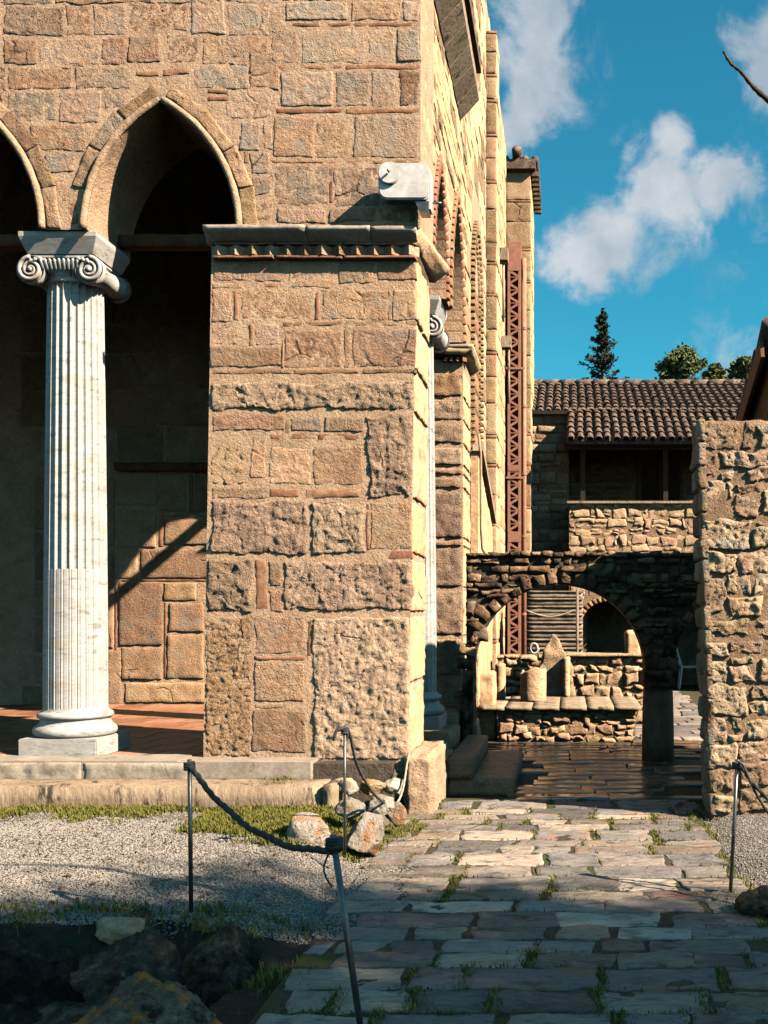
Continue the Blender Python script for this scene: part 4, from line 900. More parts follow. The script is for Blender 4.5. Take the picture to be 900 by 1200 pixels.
# tiled roofs: every tile a half-round clay piece, rows overlapping
def tiles(parent, x0, x1, p0, p1, pitch=.175, n=8, r=.075, seed=1):
    mb, mc = MB(), MB(); rr = random.Random(seed); (y0, z0), (y1, z1) = p0, p1; k_ = int((x1-x0)/pitch); SG = 6
    ln = math.hypot(y1-y0, z1-z0); nrm = Vector((0, -(z1-z0)/ln, (y1-y0)/ln)); dr_ = Vector((0, (y1-y0)/ln, (z1-z0)/ln)); tl = ln/n
    for c in range(k_):
        for j in range(n):
            x = x0+(c+.5)*pitch+rr.uniform(-.012, .012); a0 = Vector((x, y0, z0))+dr_*(tl*j-.03+rr.uniform(-.012, .012))+nrm*(.03+rr.uniform(0, .012)); a1 = a0+dr_*(tl*1.12)-nrm*.022
            V = []
            for P_, ra in ((a0, r*1.06), (a1, r*.84)):
                for s_ in (1, .8):
                    for g in range(SG+1):
                        an = PI*g/SG; V.append(P_+Vector((-1, 0, 0))*math.cos(an)*ra*s_+nrm*math.sin(an)*ra*s_)
            m_ = SG+1; Fx = []
            for g in range(SG): Fx += [(g, g+1, 2*m_+g+1, 2*m_+g), (m_+g, 3*m_+g, 3*m_+g+1, m_+g+1), (g, m_+g, m_+g+1, g+1)]
            mb.add(V, Fx)
    o = mb.build('roof_tiles', 'roof_tile', parent); tag(o, kind='stuff')
    b_ = MB(); up = nrm*.0; dn = nrm*-.06; A = [Vector((x0, y0, z0)), Vector((x1, y0, z0)), Vector((x1, y1, z1)), Vector((x0, y1, z1))]
    b_.hexa([A[0]+dn, A[1]+dn, A[2]+dn, A[3]+dn, *A]); b_.build('roof_deck', 'roof_tile', parent)
    return o
rf = empty('roof', (2, 22, 5)); rf.parent = hs; rf.location = Vector((2, 22, 5))-wloc(hs)
tiles(rf, W(664, 0, 19.6).x, 4.4, (19.6, W(0, 517, 19.6).z), (21.2, W(0, 482, 21.2).z), n=6, seed=3)
tiles(rf, -1.35, 4.7, (21.0, W(0, 485, 21).z), (23.6, W(0, 452, 23.6).z), n=9, seed=4)
zr = W(0, 450, 23.6).z
for i in range(16): MB().tube([(-1.35+i*.38, 23.62, zr+.01), (-1.35+i*.38+.41, 23.62, zr+.035)], [.095, .085], 10).build('ridge_tile', 'roof_tile', rf, True)
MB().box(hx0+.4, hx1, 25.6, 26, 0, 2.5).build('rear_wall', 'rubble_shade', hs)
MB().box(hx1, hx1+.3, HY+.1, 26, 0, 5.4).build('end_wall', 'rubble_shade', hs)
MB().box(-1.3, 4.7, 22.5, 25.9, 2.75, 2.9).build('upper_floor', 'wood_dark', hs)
# chair in the dark room on the right
ch = empty('chair', (2.9, 22.6, -.0), 'white slender chair standing in the dark opening behind the pillar', 'chair')
cx_, cy_ = W(808, 0, 21.2).x, 21.2; sw = .2
MB().box(cx_-sw, cx_+sw, cy_-sw, cy_+sw, .42, .45).build('seat', 'white_enamel', ch)
for sx in (-1, 1):
    for sy in (-1, 1): MB().bar((cx_+sx*.23, cy_+sy*.2, -.02), (cx_+sx*.17, cy_+sy*.17, .42), .03).build('leg', 'white_enamel', ch)
for sy in (-1, 1): MB().bar((cx_-.18, cy_+sy*.18, .45), (cx_-.30, cy_+sy*.18, .86), .03).build('back_post', 'white_enamel', ch)
for z in (.6, .7, .8): MB().bar((cx_-.18-.12*(z-.45)/.41, cy_-.18, z), (cx_-.18-.12*(z-.45)/.41, cy_+.18, z), .03, .05).build('back_slat', 'white_enamel', ch)
for o in ch.children: o.location += wloc(ch)*0

# ================================================================== RIGHT RUBBLE WALL AND LEAN-TO
RY = 7.84
rw = empty('rubble_wall', (1.8, RY+.2, 0), 'tall sunlit rubble wall standing at the right edge of the path', 'wall')
V = [W(832, 968, RY+.05), W(1150, 968, RY+.05), W(1150, 968, RY+.05)+Vector((0, .42, 0)), W(832, 968, RY+.05)+Vector((.02, .42, 0)), W(819, 493, RY+.05), W(1150, 493, RY+.05), W(1150, 493, RY+.05)+Vector((0, .42, 0)), W(819, 493, RY+.05)+Vector((.02, .42, 0))]
rc = MB().hexa(V).build('wall_core', 'mortar_rubble', rw); roughen(rc, .03, .014, 9, 4)
RS = [(83,232,185,308),(190,232,222,305),(226,235,262,300),(84,312,128,372),(132,308,262,345),(138,350,175,374),(200,350,262,380),(84,380,145,436),(150,385,165,422),(172,412,232,470),(172,388,232,408),(236,400,270,460),(89,475,205,545),(196,474,240,490),(210,495,262,540),(98,550,178,602),(182,547,262,602),(96,612,145,702),(150,608,210,650),(153,660,240,710),(215,608,262,652),(96,714,205,757),(210,714,264,757),(97,764,152,806),(158,764,240,800),(98,818,155,872),(160,830,220,872),(160,806,222,826),(226,806,266,868),(104,876,200,946),(204,876,264,910),(206,915,264,950),(104,950,150,1012),(155,952,190,985),(194,955,264,1002),(155,990,190,1010),(108,1018,180,1075),(185,1010,262,1060),(110,1080,175,1130),(180,1066,262,1120),(112,1136,170,1185),(176,1126,262,1185)]
for x0, y0, x1, y1 in RS:
    tr = lambda x, y: (780+x/2.067, 380+y/2.067)
    a, b = tr(x0, y0), tr(x1, y1)
    q = rq(a[0]+.6, a[1]+.6, b[0]-.6, b[1]-.6, RY, 2.2)
    stone('stone', q, front(RY+.05), 'rubble', rc, proud=R.uniform(.004, .024), depth=.05, res=.013, amp=.016, wob=.035, bev=.013, freq=13, hexp=.35)
for q in rubble(W(912, 0, RY).x, W(1148, 0, RY).x, 0, 3.0, .10, .26, .14, .45, .02, .03, 71, .35): stone('stone', q, front(RY+.05), 'rubble', rc, proud=R.uniform(.004, .024), res=.035, amp=.016, wob=.035, bev=.014, freq=13, hexp=.35)
xw0, xw1 = W(833, 0, RY).x, W(819, 0, RY).x
for i in range(17):
    z = .02+i*.18; k_ = z/3.05
    mp_ = lambda u, v, h: (xw0+(xw1-xw0)*v/3.05-h-.0, u, v)
    for (a, b) in ((RY+.03, RY+.24), (RY+.25, RY+.46)): stone('side_stone', [(a, z), (b, z), (b, z+.165), (a, z+.165)], mp_, 'rubble', rc, proud=R.uniform(0, .02), res=.05, amp=.02, wob=.012, bev=.025)
ln = empty('lean_to', (2.4, 10, 0), 'stone lean-to with a sloping tiled roof behind the right rubble wall', 'building')
LX = 1.66
prof = [(8.42, 0), (8.42, 3.66), (9.5, 3.24), (10.75, 2.76), (10.75, 0)]
V = [(LX, y, z) for y, z in prof]+[(4.2, y, z) for y, z in prof]; k_ = 5
sh = mk('wall', V, [(0, 1, 2, 3, 4), (9, 8, 7, 6, 5)]+[(i, 5+i, 5+(i+1) % 5, (i+1) % 5) for i in range(5)], 'wood', ln)
for q in rubble(LX-.01, 2.4, 2.8, 3.64, .14, .24, .16, .36, .02, .015, 73, .2): stone('stone', q, front(8.42), 'rubble', sh, proud=.04, res=.05, amp=.02, wob=.02, bev=.03)
MB().hexa([(LX-.06, 8.3, 3.73), (4.3, 8.3, 3.73), (4.3, 10.82, 2.75), (LX-.06, 10.82, 2.75), (LX-.06, 8.3, 3.80), (4.3, 8.3, 3.80), (4.3, 10.82, 2.82), (LX-.06, 10.82, 2.82)]).build('roof_deck', 'wood_dark', ln)
MB().bar((LX-.085, 8.28, 3.72), (LX-.085, 10.83, 2.74), .03, .17).build('verge_board', 'wood', ln)
for i in range(8):
    for j in range(7):
        y = 8.22+j*.37; z = 3.83-(y-8.3)*.39
        x = LX-.02+i*.21; MB().tube([(x, y, z+.035), (x, y+.43, z-.165)], [.085, .07], 10).build('roof_tile', 'roof_tile', ln, True)

# ================================================================== FLOODLIGHT AND SMALL FITTINGS
fd = empty('floodlight', (W(470, 0, 8.0).x, 8.0, W(0, 238, 8.0).z), 'white enamel floodlight on the facade just above the pier cornice', 'floodlight')
fy = 7.97
def rbox(name, poly, ya, yb, m, parent, bw=.012):
    n = len(poly); V = [(x, ya, z) for x, z in poly]+[(x, yb, z) for x, z in poly]
    o = mk(name, V, [tuple(range(n)), tuple(reversed(range(n, 2*n)))]+[(i, n+i, n+(i+1) % n, (i+1) % n) for i in range(n)], m, parent)
    bm = bmesh.new(); bm.from_mesh(o.data); bmesh.ops.recalc_face_normals(bm, faces=bm.faces); bm.to_mesh(o.data); bm.free()
    bevel(o, bw, 2); return o
def fp(x, y): return XZ(x, y, fy)
P0 = []
for c, r_, a0, a1 in (((455.5, 203), 12.5, 180, 90), ((497, 195), 5, 90, 0), ((497, 228), 5, 0, -90), ((454, 222), 11, -90, -180)):
    for i in range(6):
        a = math.radians(a0+(a1-a0)*i/5); P0.append(fp(c[0]+r_*math.cos(a), c[1]-r_*math.sin(a)))
rbox('housing', P0, fy, fy+.13, 'white_enamel', fd)
c_ = fp(456.5, 203.5); rr_ = 13*fy/F
pr = [(c_[0]+rr_*math.cos(2*PI*i/36), c_[1]+rr_*math.sin(2*PI*i/36)) for i in range(36)]
o = rbox('end_disc', pr, fy-.025, fy-.002, 'white_enamel', fd, .006)
MB().tube([(c_[0], fy-.033, c_[1]), (c_[0], fy-.07, c_[1])], .009, 12).build('pivot_bolt', 'grey_metal', fd, True)
MB().bar((fp(470, 0)[0], fy+.125, fp(0, 212)[1]), (fp(470, 0)[0], Y0-.002, fp(0, 212)[1]), .12, .12).build('bracket', 'grey_metal', fd)
q0, q1 = fp(499, 232), fp(505, 243)
MB().box(q0[0], q1[0]-.005, fy+.03, fy+.15, q1[1], fp(0, 200)[1]).build('rear_cover', 'white_enamel', fd)
MB().tube([(q1[0], fy+.10, fp(0, 232)[1]), (q1[0]+.07, fy+.10, fp(0, 232)[1])], .01, 8).build('cable_gland', 'grey_metal', fd, True)
MB().hexa([(fp(491, 0)[0], fy+.02, fp(0, 247)[1]), (fp(502, 0)[0], fy+.02, fp(0, 247)[1]), (fp(502, 0)[0], fy+.15, fp(0, 247)[1]), (fp(491, 0)[0], fy+.15, fp(0, 247)[1]), (fp(486, 0)[0], fy+.02, fp(0, 234.5)[1]), (fp(502, 0)[0], fy+.02, fp(0, 234.5)[1]), (fp(502, 0)[0], fy+.15, fp(0, 234.5)[1]), (fp(486, 0)[0], fy+.15, fp(0, 234.5)[1])]).build('lamp_visor', 'grey_metal', fd)
for (px, py, Y, lab) in ((588, 297, 17.0, 'small grey fitting box high on the church flank'), (592, 400, 18.5, 'small grey fitting box half way up the church flank near the mast')):
    p = W(px, py, Y); fb = empty('fitting_box', p, lab, 'fitting')
    x0 = XS+.0; MB().box(x0-.02, p.x+.1, Y, Y+.25, p.z-.1, p.z+.1).build('box', 'kerb_stone', fb); MB().tube([(x0+.1, Y+.12, p.z-.1), (x0+.1, Y+.12, p.z-1.1)], .02, 8).build('conduit', 'kerb_stone', fb, True)
# conduit and sloping parapet on the flank
sp = empty('stair_parapet', (-1.0, 13.5, 0), 'sunlit sloping stone parapet against the church flank above the arched wall', 'parapet')
# plinth bench of pale stone rising against the flank, its top falling away from the viewer
V = [(-1.16, 11.9, 0), (-1.10, 11.9, 0), (-1.10, 14.9, 0), (-1.16, 14.9, 0), (-1.16, 11.9, 3.55), (-1.10, 11.9, 3.55), (-1.10, 14.9, 2.86), (-1.16, 14.9, 2.86)]
V = [(x if x > -1.15 else XS-.02, y if y > 12 else 12.6, z) for x, y, z in V]
pb = MB().hexa(V).build('panel', 'plaster_side', sp)
for i in range(9):
    ya = 12.62+i*.253; o = stone('plank_stone', [(ya, .5), (ya+.24, .5), (ya+.24, 3.48-.69*(ya-12.6+.24)/2.3), (ya, 3.48-.69*(ya-12.6)/2.3)], side(-1.10), 'plaster_side', pb, proud=R.uniform(.004, .02), res=.12, amp=.006, wob=.004, bev=.01)
MB().bar((-1.10, 12.58, 3.60), (-1.10, 14.92, 2.90), .13, .09).build('coping', 'kerb_stone', sp)
cd = MB().tube([(-1.085, 12.5, 3.75), (-1.06, 12.5, 3.5), (-1.055, 12.5, 2.6), (-1.04, 12.52, 2.35), (-.99, 12.6, 2.25)], .017, 8).build('conduit', 'kerb_stone', None, True); tag(cd, 'pale bent conduit pipe in front of the sloping parapet', 'pipe')

# ================================================================== ROPE POSTS
def post(label, base, top, r=.011, ring=True):
    t_ = empty('rope_post', base, label, 'post', 'thin steel rope posts along the path')
    MB().tube([base, top], r, 10).build('rod', 'grey_metal', t_, True)
    d = (Vector(top)-Vector(base)).normalized()
    k_ = Vector(top)-d*.035
    # knot of rope wound round the head
    mb = MB(); pts = [k_+Vector((math.cos(a)*r*1.9, math.sin(a)*r*1.9, -.02+.04*a/(6*PI))) for a in np.linspace(0, 6*PI, 40)]
    mb.tube(pts, r*.85, 7); mb.build('knot', 'rope_dark', t_, True)
    return t_
pA0, pA1 = W(224, 1068, 5.14), W(222, 890, 5.14)
pB0, pB1 = W(404, 1002, 6.25), W(404, 850, 6.25)
pC0, pC1 = W(856, 1046, 5.8), W(864, 890, 5.8)
pD0, pD1 = W(425, 1222, 3.80), W(390, 978, 3.86)
post('straight steel rope post standing alone on the gravel at left', pA0, pA1)
post('slim steel rope post in front of the corner pier among rocks', pB0, pB1, .009)
post('steel rope post beside the rubble wall at right', pC0, pC1, .011)
post('leaning steel rope post nearest the viewer at the path edge', pD0, pD1, .0125)
def sag(a, b, s, n=30): return [a.lerp(b, t)+Vector((0, 0, -s*4*t*(1-t)+.004*math.sin(t*23))) for t in np.linspace(0, 1, n)]
def rope(label, pts, r, m='rope_dark'):
    o = MB().tube(pts, r, 12, 3, 2*PI/(r*7)).build('rope', m, None, True); return tag(o, label, 'rope')
def fine(pts, k_=10):
    out = []
    for i in range(len(pts)-1):
        p0, p1, p2, p3 = pts[max(i-1, 0)], pts[i], pts[i+1], pts[min(i+2, len(pts)-1)]
        for j in range(k_):
            t = j/k_; out.append(.5*((2*p1)+(-p0+p2)*t+(2*p0-5*p1+4*p2-p3)*t*t+(-p0+3*p1-3*p2+p3)*t**3))
    return out+[pts[-1]]
dA, dD = pA1+Vector((0, 0, -.03)), pD1+Vector((.0, 0, -.06))
rope('thick dark rope sagging from the left post to the leaning post', sag(dA, dD, .115, 120), .013)
rope('frayed dark rope end hanging from the leaning post', fine([dD+Vector((-.01, -.015, 0)), dD+Vector((-.03, -.015, -.06)), dD+Vector((-.022, -.01, -.10)), dD+Vector((.0, -.01, -.135))]), .0035)
rope('dark rope looped over the slim post and drooping towards the pier corner', fine([W(391, 868, 6.2), W(394, 857, 6.2), W(402, 853, 6.22), W(409, 858, 6.3), W(418, 895, 6.5), W(432, 922, 6.8), W(446, 938, 7.1), W(458, 945, 7.4)]), .009)
rope('pale rope running from the rocks up to the pier corner', fine([W(455, 946, 7.4), W(465, 941, 7.6), W(472, 925, 7.75), W(477, 895, 7.95), W(480, 880, 8.06)]), .008, 'rope_pale')
rope('dark rope dropping from the right post out past the wall', sag(pC1+Vector((0, 0, -.02)), W(980, 1010, 5.3), .04, 60), .010)
rope('slack dark rope end dangling beside the right post', fine([pC1+Vector((0, -.01, -.01)), W(872, 899, 5.75), W(886, 930, 5.7), W(905, 960, 5.7)]), .007)

# ================================================================== ROCKS, RUINED EDGE, PIT
def G(px, py, Y): return W(px, py, Y)
def rockpx(px0, py0, px1, py1, Y, m, label, seed, dy=1.0, group=None, rough=.22, sub=4):
    a, b = W(px0, py1, Y), W(px1, py0, Y); cx, rx, rz = (a.x+b.x)/2, (b.x-a.x)/2, (b.z-a.z)/2
    o = boulder('rock', (cx, Y, (a.z+b.z)/2), rx*1.25, rx*dy*1.1, rz*1.3, m, None, seed, sub, rough); return tag(o, label, 'rock', group)
rockpx(334, 955, 391, 1000, 6.75, 'field_rock', 'pale orange-stained rock left of the slim rope post', 1)
rockpx(404, 958, 456, 1004, 6.75, 'field_rock', 'pale cracked rock right of the slim rope post', 2)
rockpx(428, 934, 460, 956, 7.25, 'field_rock', 'flat pale rock under the drooping rope near the pier corner', 3)
rockpx(452, 940, 478, 968, 7.3, 'field_rock', 'rounded grey rock at the very foot of the corner footing', 4)
rockpx(422, 914, 448, 930, 7.8, 'field_rock', 'grey rock tucked against the pier footing behind the others', 5)
rockpx(452, 912, 472, 930, 7.85, 'field_rock', 'small rock wedged in the corner of the pier footing', 6)
rockpx(396, 938, 424, 962, 7.1, 'field_rock', 'small rock just behind the slim rope post', 7)
rockpx(395, 912, 418, 930, 7.7, 'field_rock', 'small stone beside the end of the front step', 16)
rockpx(868, 1042, 925, 1080, 5.45, 'boulder', 'dark rock in the weeds at the right frame edge', 8)
ru = empty('ruined_foundation', (-2.6, 4.9, -.3), 'dark weathered ruined foundation edge bordering the pit at left', 'ruin')
r2 = random.Random(11)
for i, (x, y, z, a, b, c) in enumerate(((-3.55, 4.95, -.20, .36, .30, .34), (-3.05, 5.0, -.22, .33, .30, .35), (-2.55, 4.98, -.20, .34, .28, .34), (-2.08, 5.0, -.20, .34, .30, .35), (-1.68, 4.98, -.22, .30, .30, .36), (-1.47, 4.6, -.30, .20, .34, .34), (-1.45, 4.1, -.34, .18, .36, .32), (-3.3, 4.75, -.42, .34, .25, .25), (-2.75, 4.72, -.45, .36, .25, .26), (-2.2, 4.74, -.42, .36, .26, .26), (-1.75, 4.7, -.45, .28, .25, .26), (-4.0, 4.95, -.2, .34, .3, .34), (-1.5, 3.6, -.34, .2, .36, .3))):
    boulder('stone', (x, y, z), a*1.15, b, c, 'boulder', ru, 20+i, 6, .26, freq=1.9)
for i, (px0, py0, px1, py1, Y) in enumerate(((108, 1076, 168, 1106, 5.0), (0, 1086, 16, 1102, 5.05), (36, 1098, 54, 1112, 5.0), (215, 1078, 262, 1098, 5.05), (196, 1072, 214, 1086, 5.1))):
    a, b = W(px0, py1, Y), W(px1, py0, Y)
    boulder('stone', ((a.x+b.x)/2, Y, (a.z+b.z)/2), (b.x-a.x)/2*1.1, (b.x-a.x)/2*.8, (b.z-a.z)/2*1.25, 'field_rock' if i in (1, 2) else 'rubble', ru, 50+i, 4, .25)
o = boulder('boulder', (W(150, 0, 4.0).x, 3.98, -.14), .40, .30, .31, 'lichen_rock', None, 91, 6, .2); tag(o, 'orange lichened boulder lying in the dark pit at the bottom', 'boulder')

# ================================================================== GRAVEL, GRASS, WEEDS
rng = np.random.default_rng(3)
def scatter_gravel(n):
    P = []; 
    while len(P) < n:
        x, y = R.uniform(-5.2, -.75), R.uniform(5.0, 7.55)
        if x > -1.25 and R.random() < ((x+1.25)/.5)*1.2+max(0, (y-6.6)): continue
        if x < -1.2 and y > 7.2+.25*noise.noise(Vector((x*1.6, 2, 1))) and R.random() < .7: continue
        P.append((x, y, max(gz(x, y), -.01 if x > -1.26 else -1)))
    for _ in range(int(n*.10)):
        x, y = R.uniform(1.02, 1.75), R.uniform(5.4, 7.9); P.append((x, y, gz(x, y)))
    P = np.array(P); k_ = len(P)
    base = np.array([(1, 0, 0), (0, 1, 0), (-1, 0, 0), (0, -1, 0), (0, 0, .8), (0, 0, -.6)]); fc = np.array([(0, 1, 4), (1, 2, 4), (2, 3, 4), (3, 0, 4), (1, 0, 5), (2, 1, 5), (3, 2, 5), (0, 3, 5)])
    s = rng.uniform(.0035, .0078, (k_, 1, 1))*rng.uniform(.7, 1.3, (k_, 1, 3)); b = base[None]*s*(1+rng.uniform(-.3, .3, (k_, 6, 3)))
    an = rng.uniform(0, 2*PI, k_); tl = rng.uniform(-.6, .6, k_); ca, sa = np.cos(an), np.sin(an)
    x = b[..., 0]*ca[:, None]-b[..., 1]*sa[:, None]; y = b[..., 0]*sa[:, None]+b[..., 1]*ca[:, None]; z = b[..., 2]
    ct, st_ = np.cos(tl)[:, None], np.sin(tl)[:, None]; y, z = y*ct-z*st_, y*st_+z*ct
    V = np.stack([x, y, z], -1)+P[:, None, :]+np.array([0, 0, .004]); Fx = (fc[None]+6*np.arange(k_)[:, None, None]).reshape(-1, 3)
    return V.reshape(-1, 3), Fx.tolist()
V, Fx = scatter_gravel(85000); o = mk('gravel', V, Fx, 'gravel'); tag(o, kind='stuff')
V, Fx = [], []
for _ in range(420):
    x, y = R.uniform(-5, -1.0), R.uniform(5.05, 7.3); z = max(gz(x, y), -.02); a = R.uniform(0, 2*PI); l_ = R.uniform(.012, .028); n = len(V); c_, s_ = math.cos(a)*l_, math.sin(a)*l_
    V += [(x-c_, y-s_, z+.012), (x+s_*.4, y-c_*.4, z+.012+R.uniform(0, .01)), (x+c_, y+s_, z+.014+R.uniform(0, .008)), (x-s_*.4, y+c_*.4, z+.012)]; Fx.append((n, n+1, n+2, n+3))
tag(mk('fallen_leaves', V, Fx, 'wood'), kind='stuff')
def blades(name, pts, hmin, hmax, wd, lean, m='grass'):
    V, Fx = [], []
    for (x, y, z) in pts:
        h = R.uniform(hmin, hmax); a = R.uniform(0, 2*PI); l_ = R.uniform(.1, lean)*h; bx, by = math.cos(a), math.sin(a); w_ = wd*R.uniform(.6, 1.3)
        tx, ty = -by*w_, bx*w_; n = len(V)
        V += [(x-tx, y-ty, z-.004), (x+tx, y+ty, z-.004), (x+bx*l_*.4+tx*.8, y+by*l_*.4+ty*.8, z+h*.6), (x+bx*l_*.4-tx*.8, y+by*l_*.4-ty*.8, z+h*.6), (x+bx*l_, y+by*l_, z+h)]
        Fx += [(n, n+1, n+2, n+3), (n+3, n+2, n+4)]
    o = mk(name, V, Fx, m); return tag(o, kind='stuff')
pts = []
while len(pts) < 32000:
    x, y = R.uniform(-5.2, -1.05), R.uniform(6.0, 7.62)
    d = noise.fractal(Vector((x*1.5, y*2.2, 3.3)), 1, 2, 4)
    t = (y-7.2)/.38
    if x > -2.6: t = max(t, (y-6.45)/.3-abs(x+1.85)*.9)
    if x > -1.35: t -= (x+1.35)*9
    if t+d*1.6 > .25+R.uniform(0, .9): pts.append((x, y, max(gz(x, y), -.02)))
blades('grass', pts, .012, .05, .004, 1.0)
pts = []
rj = random.Random(17)
for (x, y, d) in JOINTS:           # weeds sprout from some of the joints
    k_ = noise.noise(Vector((x*1.3, y*1.1, 8)))+rj.uniform(-.35, .45)
    if k_ < .0: continue
    for _ in range(int(30+300*k_)):
        if rj.random() < .75: pts.append((x+rj.gauss(0, .014+.012*k_), y+rj.uniform(-.1, 1.1)*d, -.012))
        else: pts.append((x+rj.gauss(0, .14), y+rj.gauss(0, .012), -.012))
blades('path_weeds', pts, .008, .035, .004, .9)
pts = []
while len(pts) < 1500:
    x, y = R.uniform(-4.2, -1.1), R.uniform(4.85, 5.3)
    if noise.fractal(Vector((x*2.6, y*2.6, 6)), 1, 2, 3) > R.uniform(-.1, .7): pts.append((x, y, gz(x, y)))
for (cx_, cy_, n_) in ((-1.28, 4.5, 260), (.98, 5.55, 500), (1.0, 5.75, 300), (-2.05, 5.05, 120), (-2.65, 5.1, 100), (-3.0, 7.5, 300), (-2.2, 7.82, 250)):
    for _ in range(n_): 
        x, y = R.gauss(cx_, .09), R.gauss(cy_, .08); pts.append((x, y, gz(x, y) if cy_ < 7.7 else .28))
blades('edge_weeds', pts, .012, .06, .0045, .9)

# ================================================================== TREES
def leaves(pts, size, m, name, parent, flat=.0):
    P = np.array(pts); k_ = len(P); a = rng.normal(size=(k_, 3)); a /= np.linalg.norm(a, axis=1)[:, None]; b = rng.normal(size=(k_, 3)); b -= (b*a).sum(1)[:, None]*a; b /= np.linalg.norm(b, axis=1)[:, None]
    s = size*rng.uniform(.6, 1.3, (k_, 1)); V = np.stack([P-a*s, P+b*s*.45, P+a*s, P-b*s*.45], 1).reshape(-1, 3)
    return mk(name, V, np.arange(k_*4).reshape(-1, 4).tolist(), m, parent)
# cypress beyond the roof
def cypress(label, px, ytop, Y, wpx, seed):
    r = random.Random(seed); top = W(px, ytop, Y); z0 = 1.0; H = top.z-z0; x = top.x; t_ = empty('cypress_tree', (x, Y, -.03), label, 'tree')
    MB().tube([(x, Y, -.03), (x+.05, Y, z0+H*.5), (x, Y, top.z-.4)], [.25, .15, .03], 8).build('trunk', 'bark', t_, True)
    pts = []; wm = wpx/2*Y/F; mb = MB()
    for i in range(150):
        z = top.z-.3-6.5*r.random()**1.3; rad = min(1.25, (top.z-z)*.27)*r.uniform(.4, 1.3)+.04; a = r.uniform(0, 2*PI)
        e = Vector((x+rad*math.cos(a), Y+rad*math.sin(a), z+rad*.35)); s0 = Vector((x, Y, z-rad*.1)); mb.tube([s0, e], [.03, .008], 4)
        for _ in range(45):
            t = r.uniform(.1, 1.05); p = s0.lerp(e, t); q = .035+.05*(1-t); pts.append((p.x+r.gauss(0, q), p.y+r.gauss(0, q), p.z+r.gauss(0, q*.9)))
    for _ in range(160): pts.append((x+r.gauss(0, .03), Y+r.gauss(0, .05), r.uniform(top.z-1.2, top.z)))
    mb.build('branches', 'bark', t_); leaves(pts, .085, 'leaf_dark', 'crown', t_); return t_
cypress('tall dark cypress rising alone behind the tiled roof', 706, 362, 42, 62, 3)
def broad(label, px, ytop, Y, wpx, seed, m='leaf_olive', n=7000, cat='tree'):
    r = random.Random(seed); top = W(px, ytop, Y); wm = wpx/2*Y/F; H = top.z; x = top.x; t_ = empty('broadleaf_tree', (x, Y, -.03), label, cat)
    mb = MB().tube([(x, Y, -.03), (x+.1, Y, H*.5), (x, Y, H*.85)], [.3, .2, .06], 8)
    pts = []
    for i in range(46):
        a, e = r.uniform(0, 2*PI), r.uniform(-.6, 1); rad = wm*(1-max(0, e)**2*.75)*r.uniform(.25, 1.0)
        c_ = Vector((x+rad*math.cos(a), Y+rad*math.sin(a), H-wm*.9+wm*.85*e)); q = wm*r.uniform(.12, .26)
        mb.tube([(x, Y, H*.6), c_], [.06, .012], 4)
        for _ in range(n//46): pts.append((c_.x+r.gauss(0, q*.55), c_.y+r.gauss(0, q*.55), c_.z+r.gauss(0, q*.45)))
    mb.build('trunk', 'bark', t_); leaves(pts, .10, m, 'crown', t_); return t_
broad('round leafy tree crown behind the roof, largest of the three', 800, 412, 46, 58, 5, n=13000)
broad('small leafy tree crown behind the roof, middle of the three', 838, 428, 48, 26, 6, n=6500)
broad('small leafy tree crown behind the roof beside the lean-to gable', 871, 420, 45, 30, 7, n=7000)
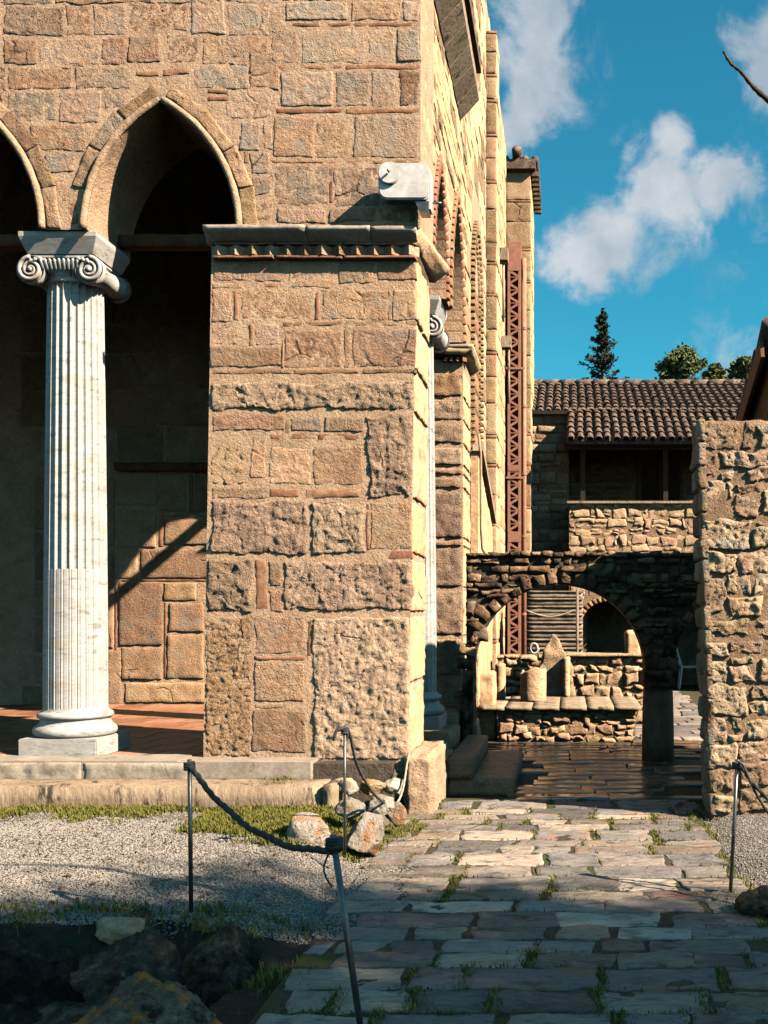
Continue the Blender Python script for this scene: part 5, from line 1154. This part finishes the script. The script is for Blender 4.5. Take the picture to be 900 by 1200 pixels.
# garden trees to the right of the viewer: they shade the foreground, one bare twig reaches into view
def shade_tree(label, base, cz, rx, ry, rz, seed, n, holes=.2):
    r = random.Random(seed); x, y = base; t_ = empty('shade_tree', (x, y, -.03), label, 'tree'); mb = MB()
    mb.tube([(x, y, -.05), (x+.1, y+.05, 1.2), (x-.05, y, cz-rz*.6), (x, y, cz)], [.24, .2, .15, .05], 10); pts = []
    for i in range(90):
        d = Vector((r.gauss(0, 1), r.gauss(0, 1), r.gauss(0, 1))).normalized()*r.uniform(.3, 1)**.5
        c_ = Vector((x+d.x*rx, y+d.y*ry, cz+d.z*rz)); mb.tube([(x, y, cz-rz*.5), (Vector((x, y, cz-rz*.5))+c_)/2+Vector((0, 0, .1)), c_], [.05, .03, .008], 5); q = r.uniform(.25, .55)
        for _ in range(n//90): pts.append((c_.x+r.gauss(0, q*.6), c_.y+r.gauss(0, q*.6), c_.z+r.gauss(0, q*.45)))
    mb.build('trunk', 'bark', t_, True); leaves(pts, .075, 'leaf_olive', 'crown', t_); return t_
def sh(x, y, z): k_ = z/SUN.z; return (x+SUN.x*k_, y+SUN.y*k_)     # where a point must stand at height z to shade (x, y)
shade_tree('leafy garden tree shading the path from the right', sh(-.2, 4.45, 8.5), 8.5, 2.3, 1.35, 1.5, 21, 12500)
shade_tree('leafy garden tree shading the pit from the right', sh(-3.4, 3.95, 9.0), 9.0, 2.2, 1.25, 1.4, 22, 16000)
for i, (x, y, lab) in enumerate(((-6.5, -9, 'added unseen tree behind the viewer to the left, dimming the porch'), (1.5, -10, 'added unseen tree straight behind the viewer, dimming the porch'))):  # unseen trees added to cut the light reaching the porch
    shade_tree(lab, (x, y), 4.6, 2.6, 1.8, 3.6, 30+i, 26000)
tw = [W(848, 60, 4.0), W(856, 74, 4.0), W(868, 84, 4.02), W(882, 101, 4.05), W(900, 117, 4.1), W(960, 165, 4.15), W(1100, 240, 4.0)]
b0 = Vector((*sh(-.2, 4.45, 8.5), 6.2))
tw = fine(tw+[Vector((4.5, 2.5, 4.2)), b0], 6); ks = len(tw)
mb = MB().tube(tw, [.0055*(1+.25*math.sin(i*2.1))+.03*(i/ks)**2.2 for i in range(ks)], 7)
for i in (4, 9, 15, 21): mb.tube([tw[i], tw[i]+Vector((-.012, 0, .022))], [.005, .002], 5)
gt = [o for o in bpy.data.objects if o.name == 'shade_tree'][0]
mb.build('bare_twig', 'bark', gt, True)
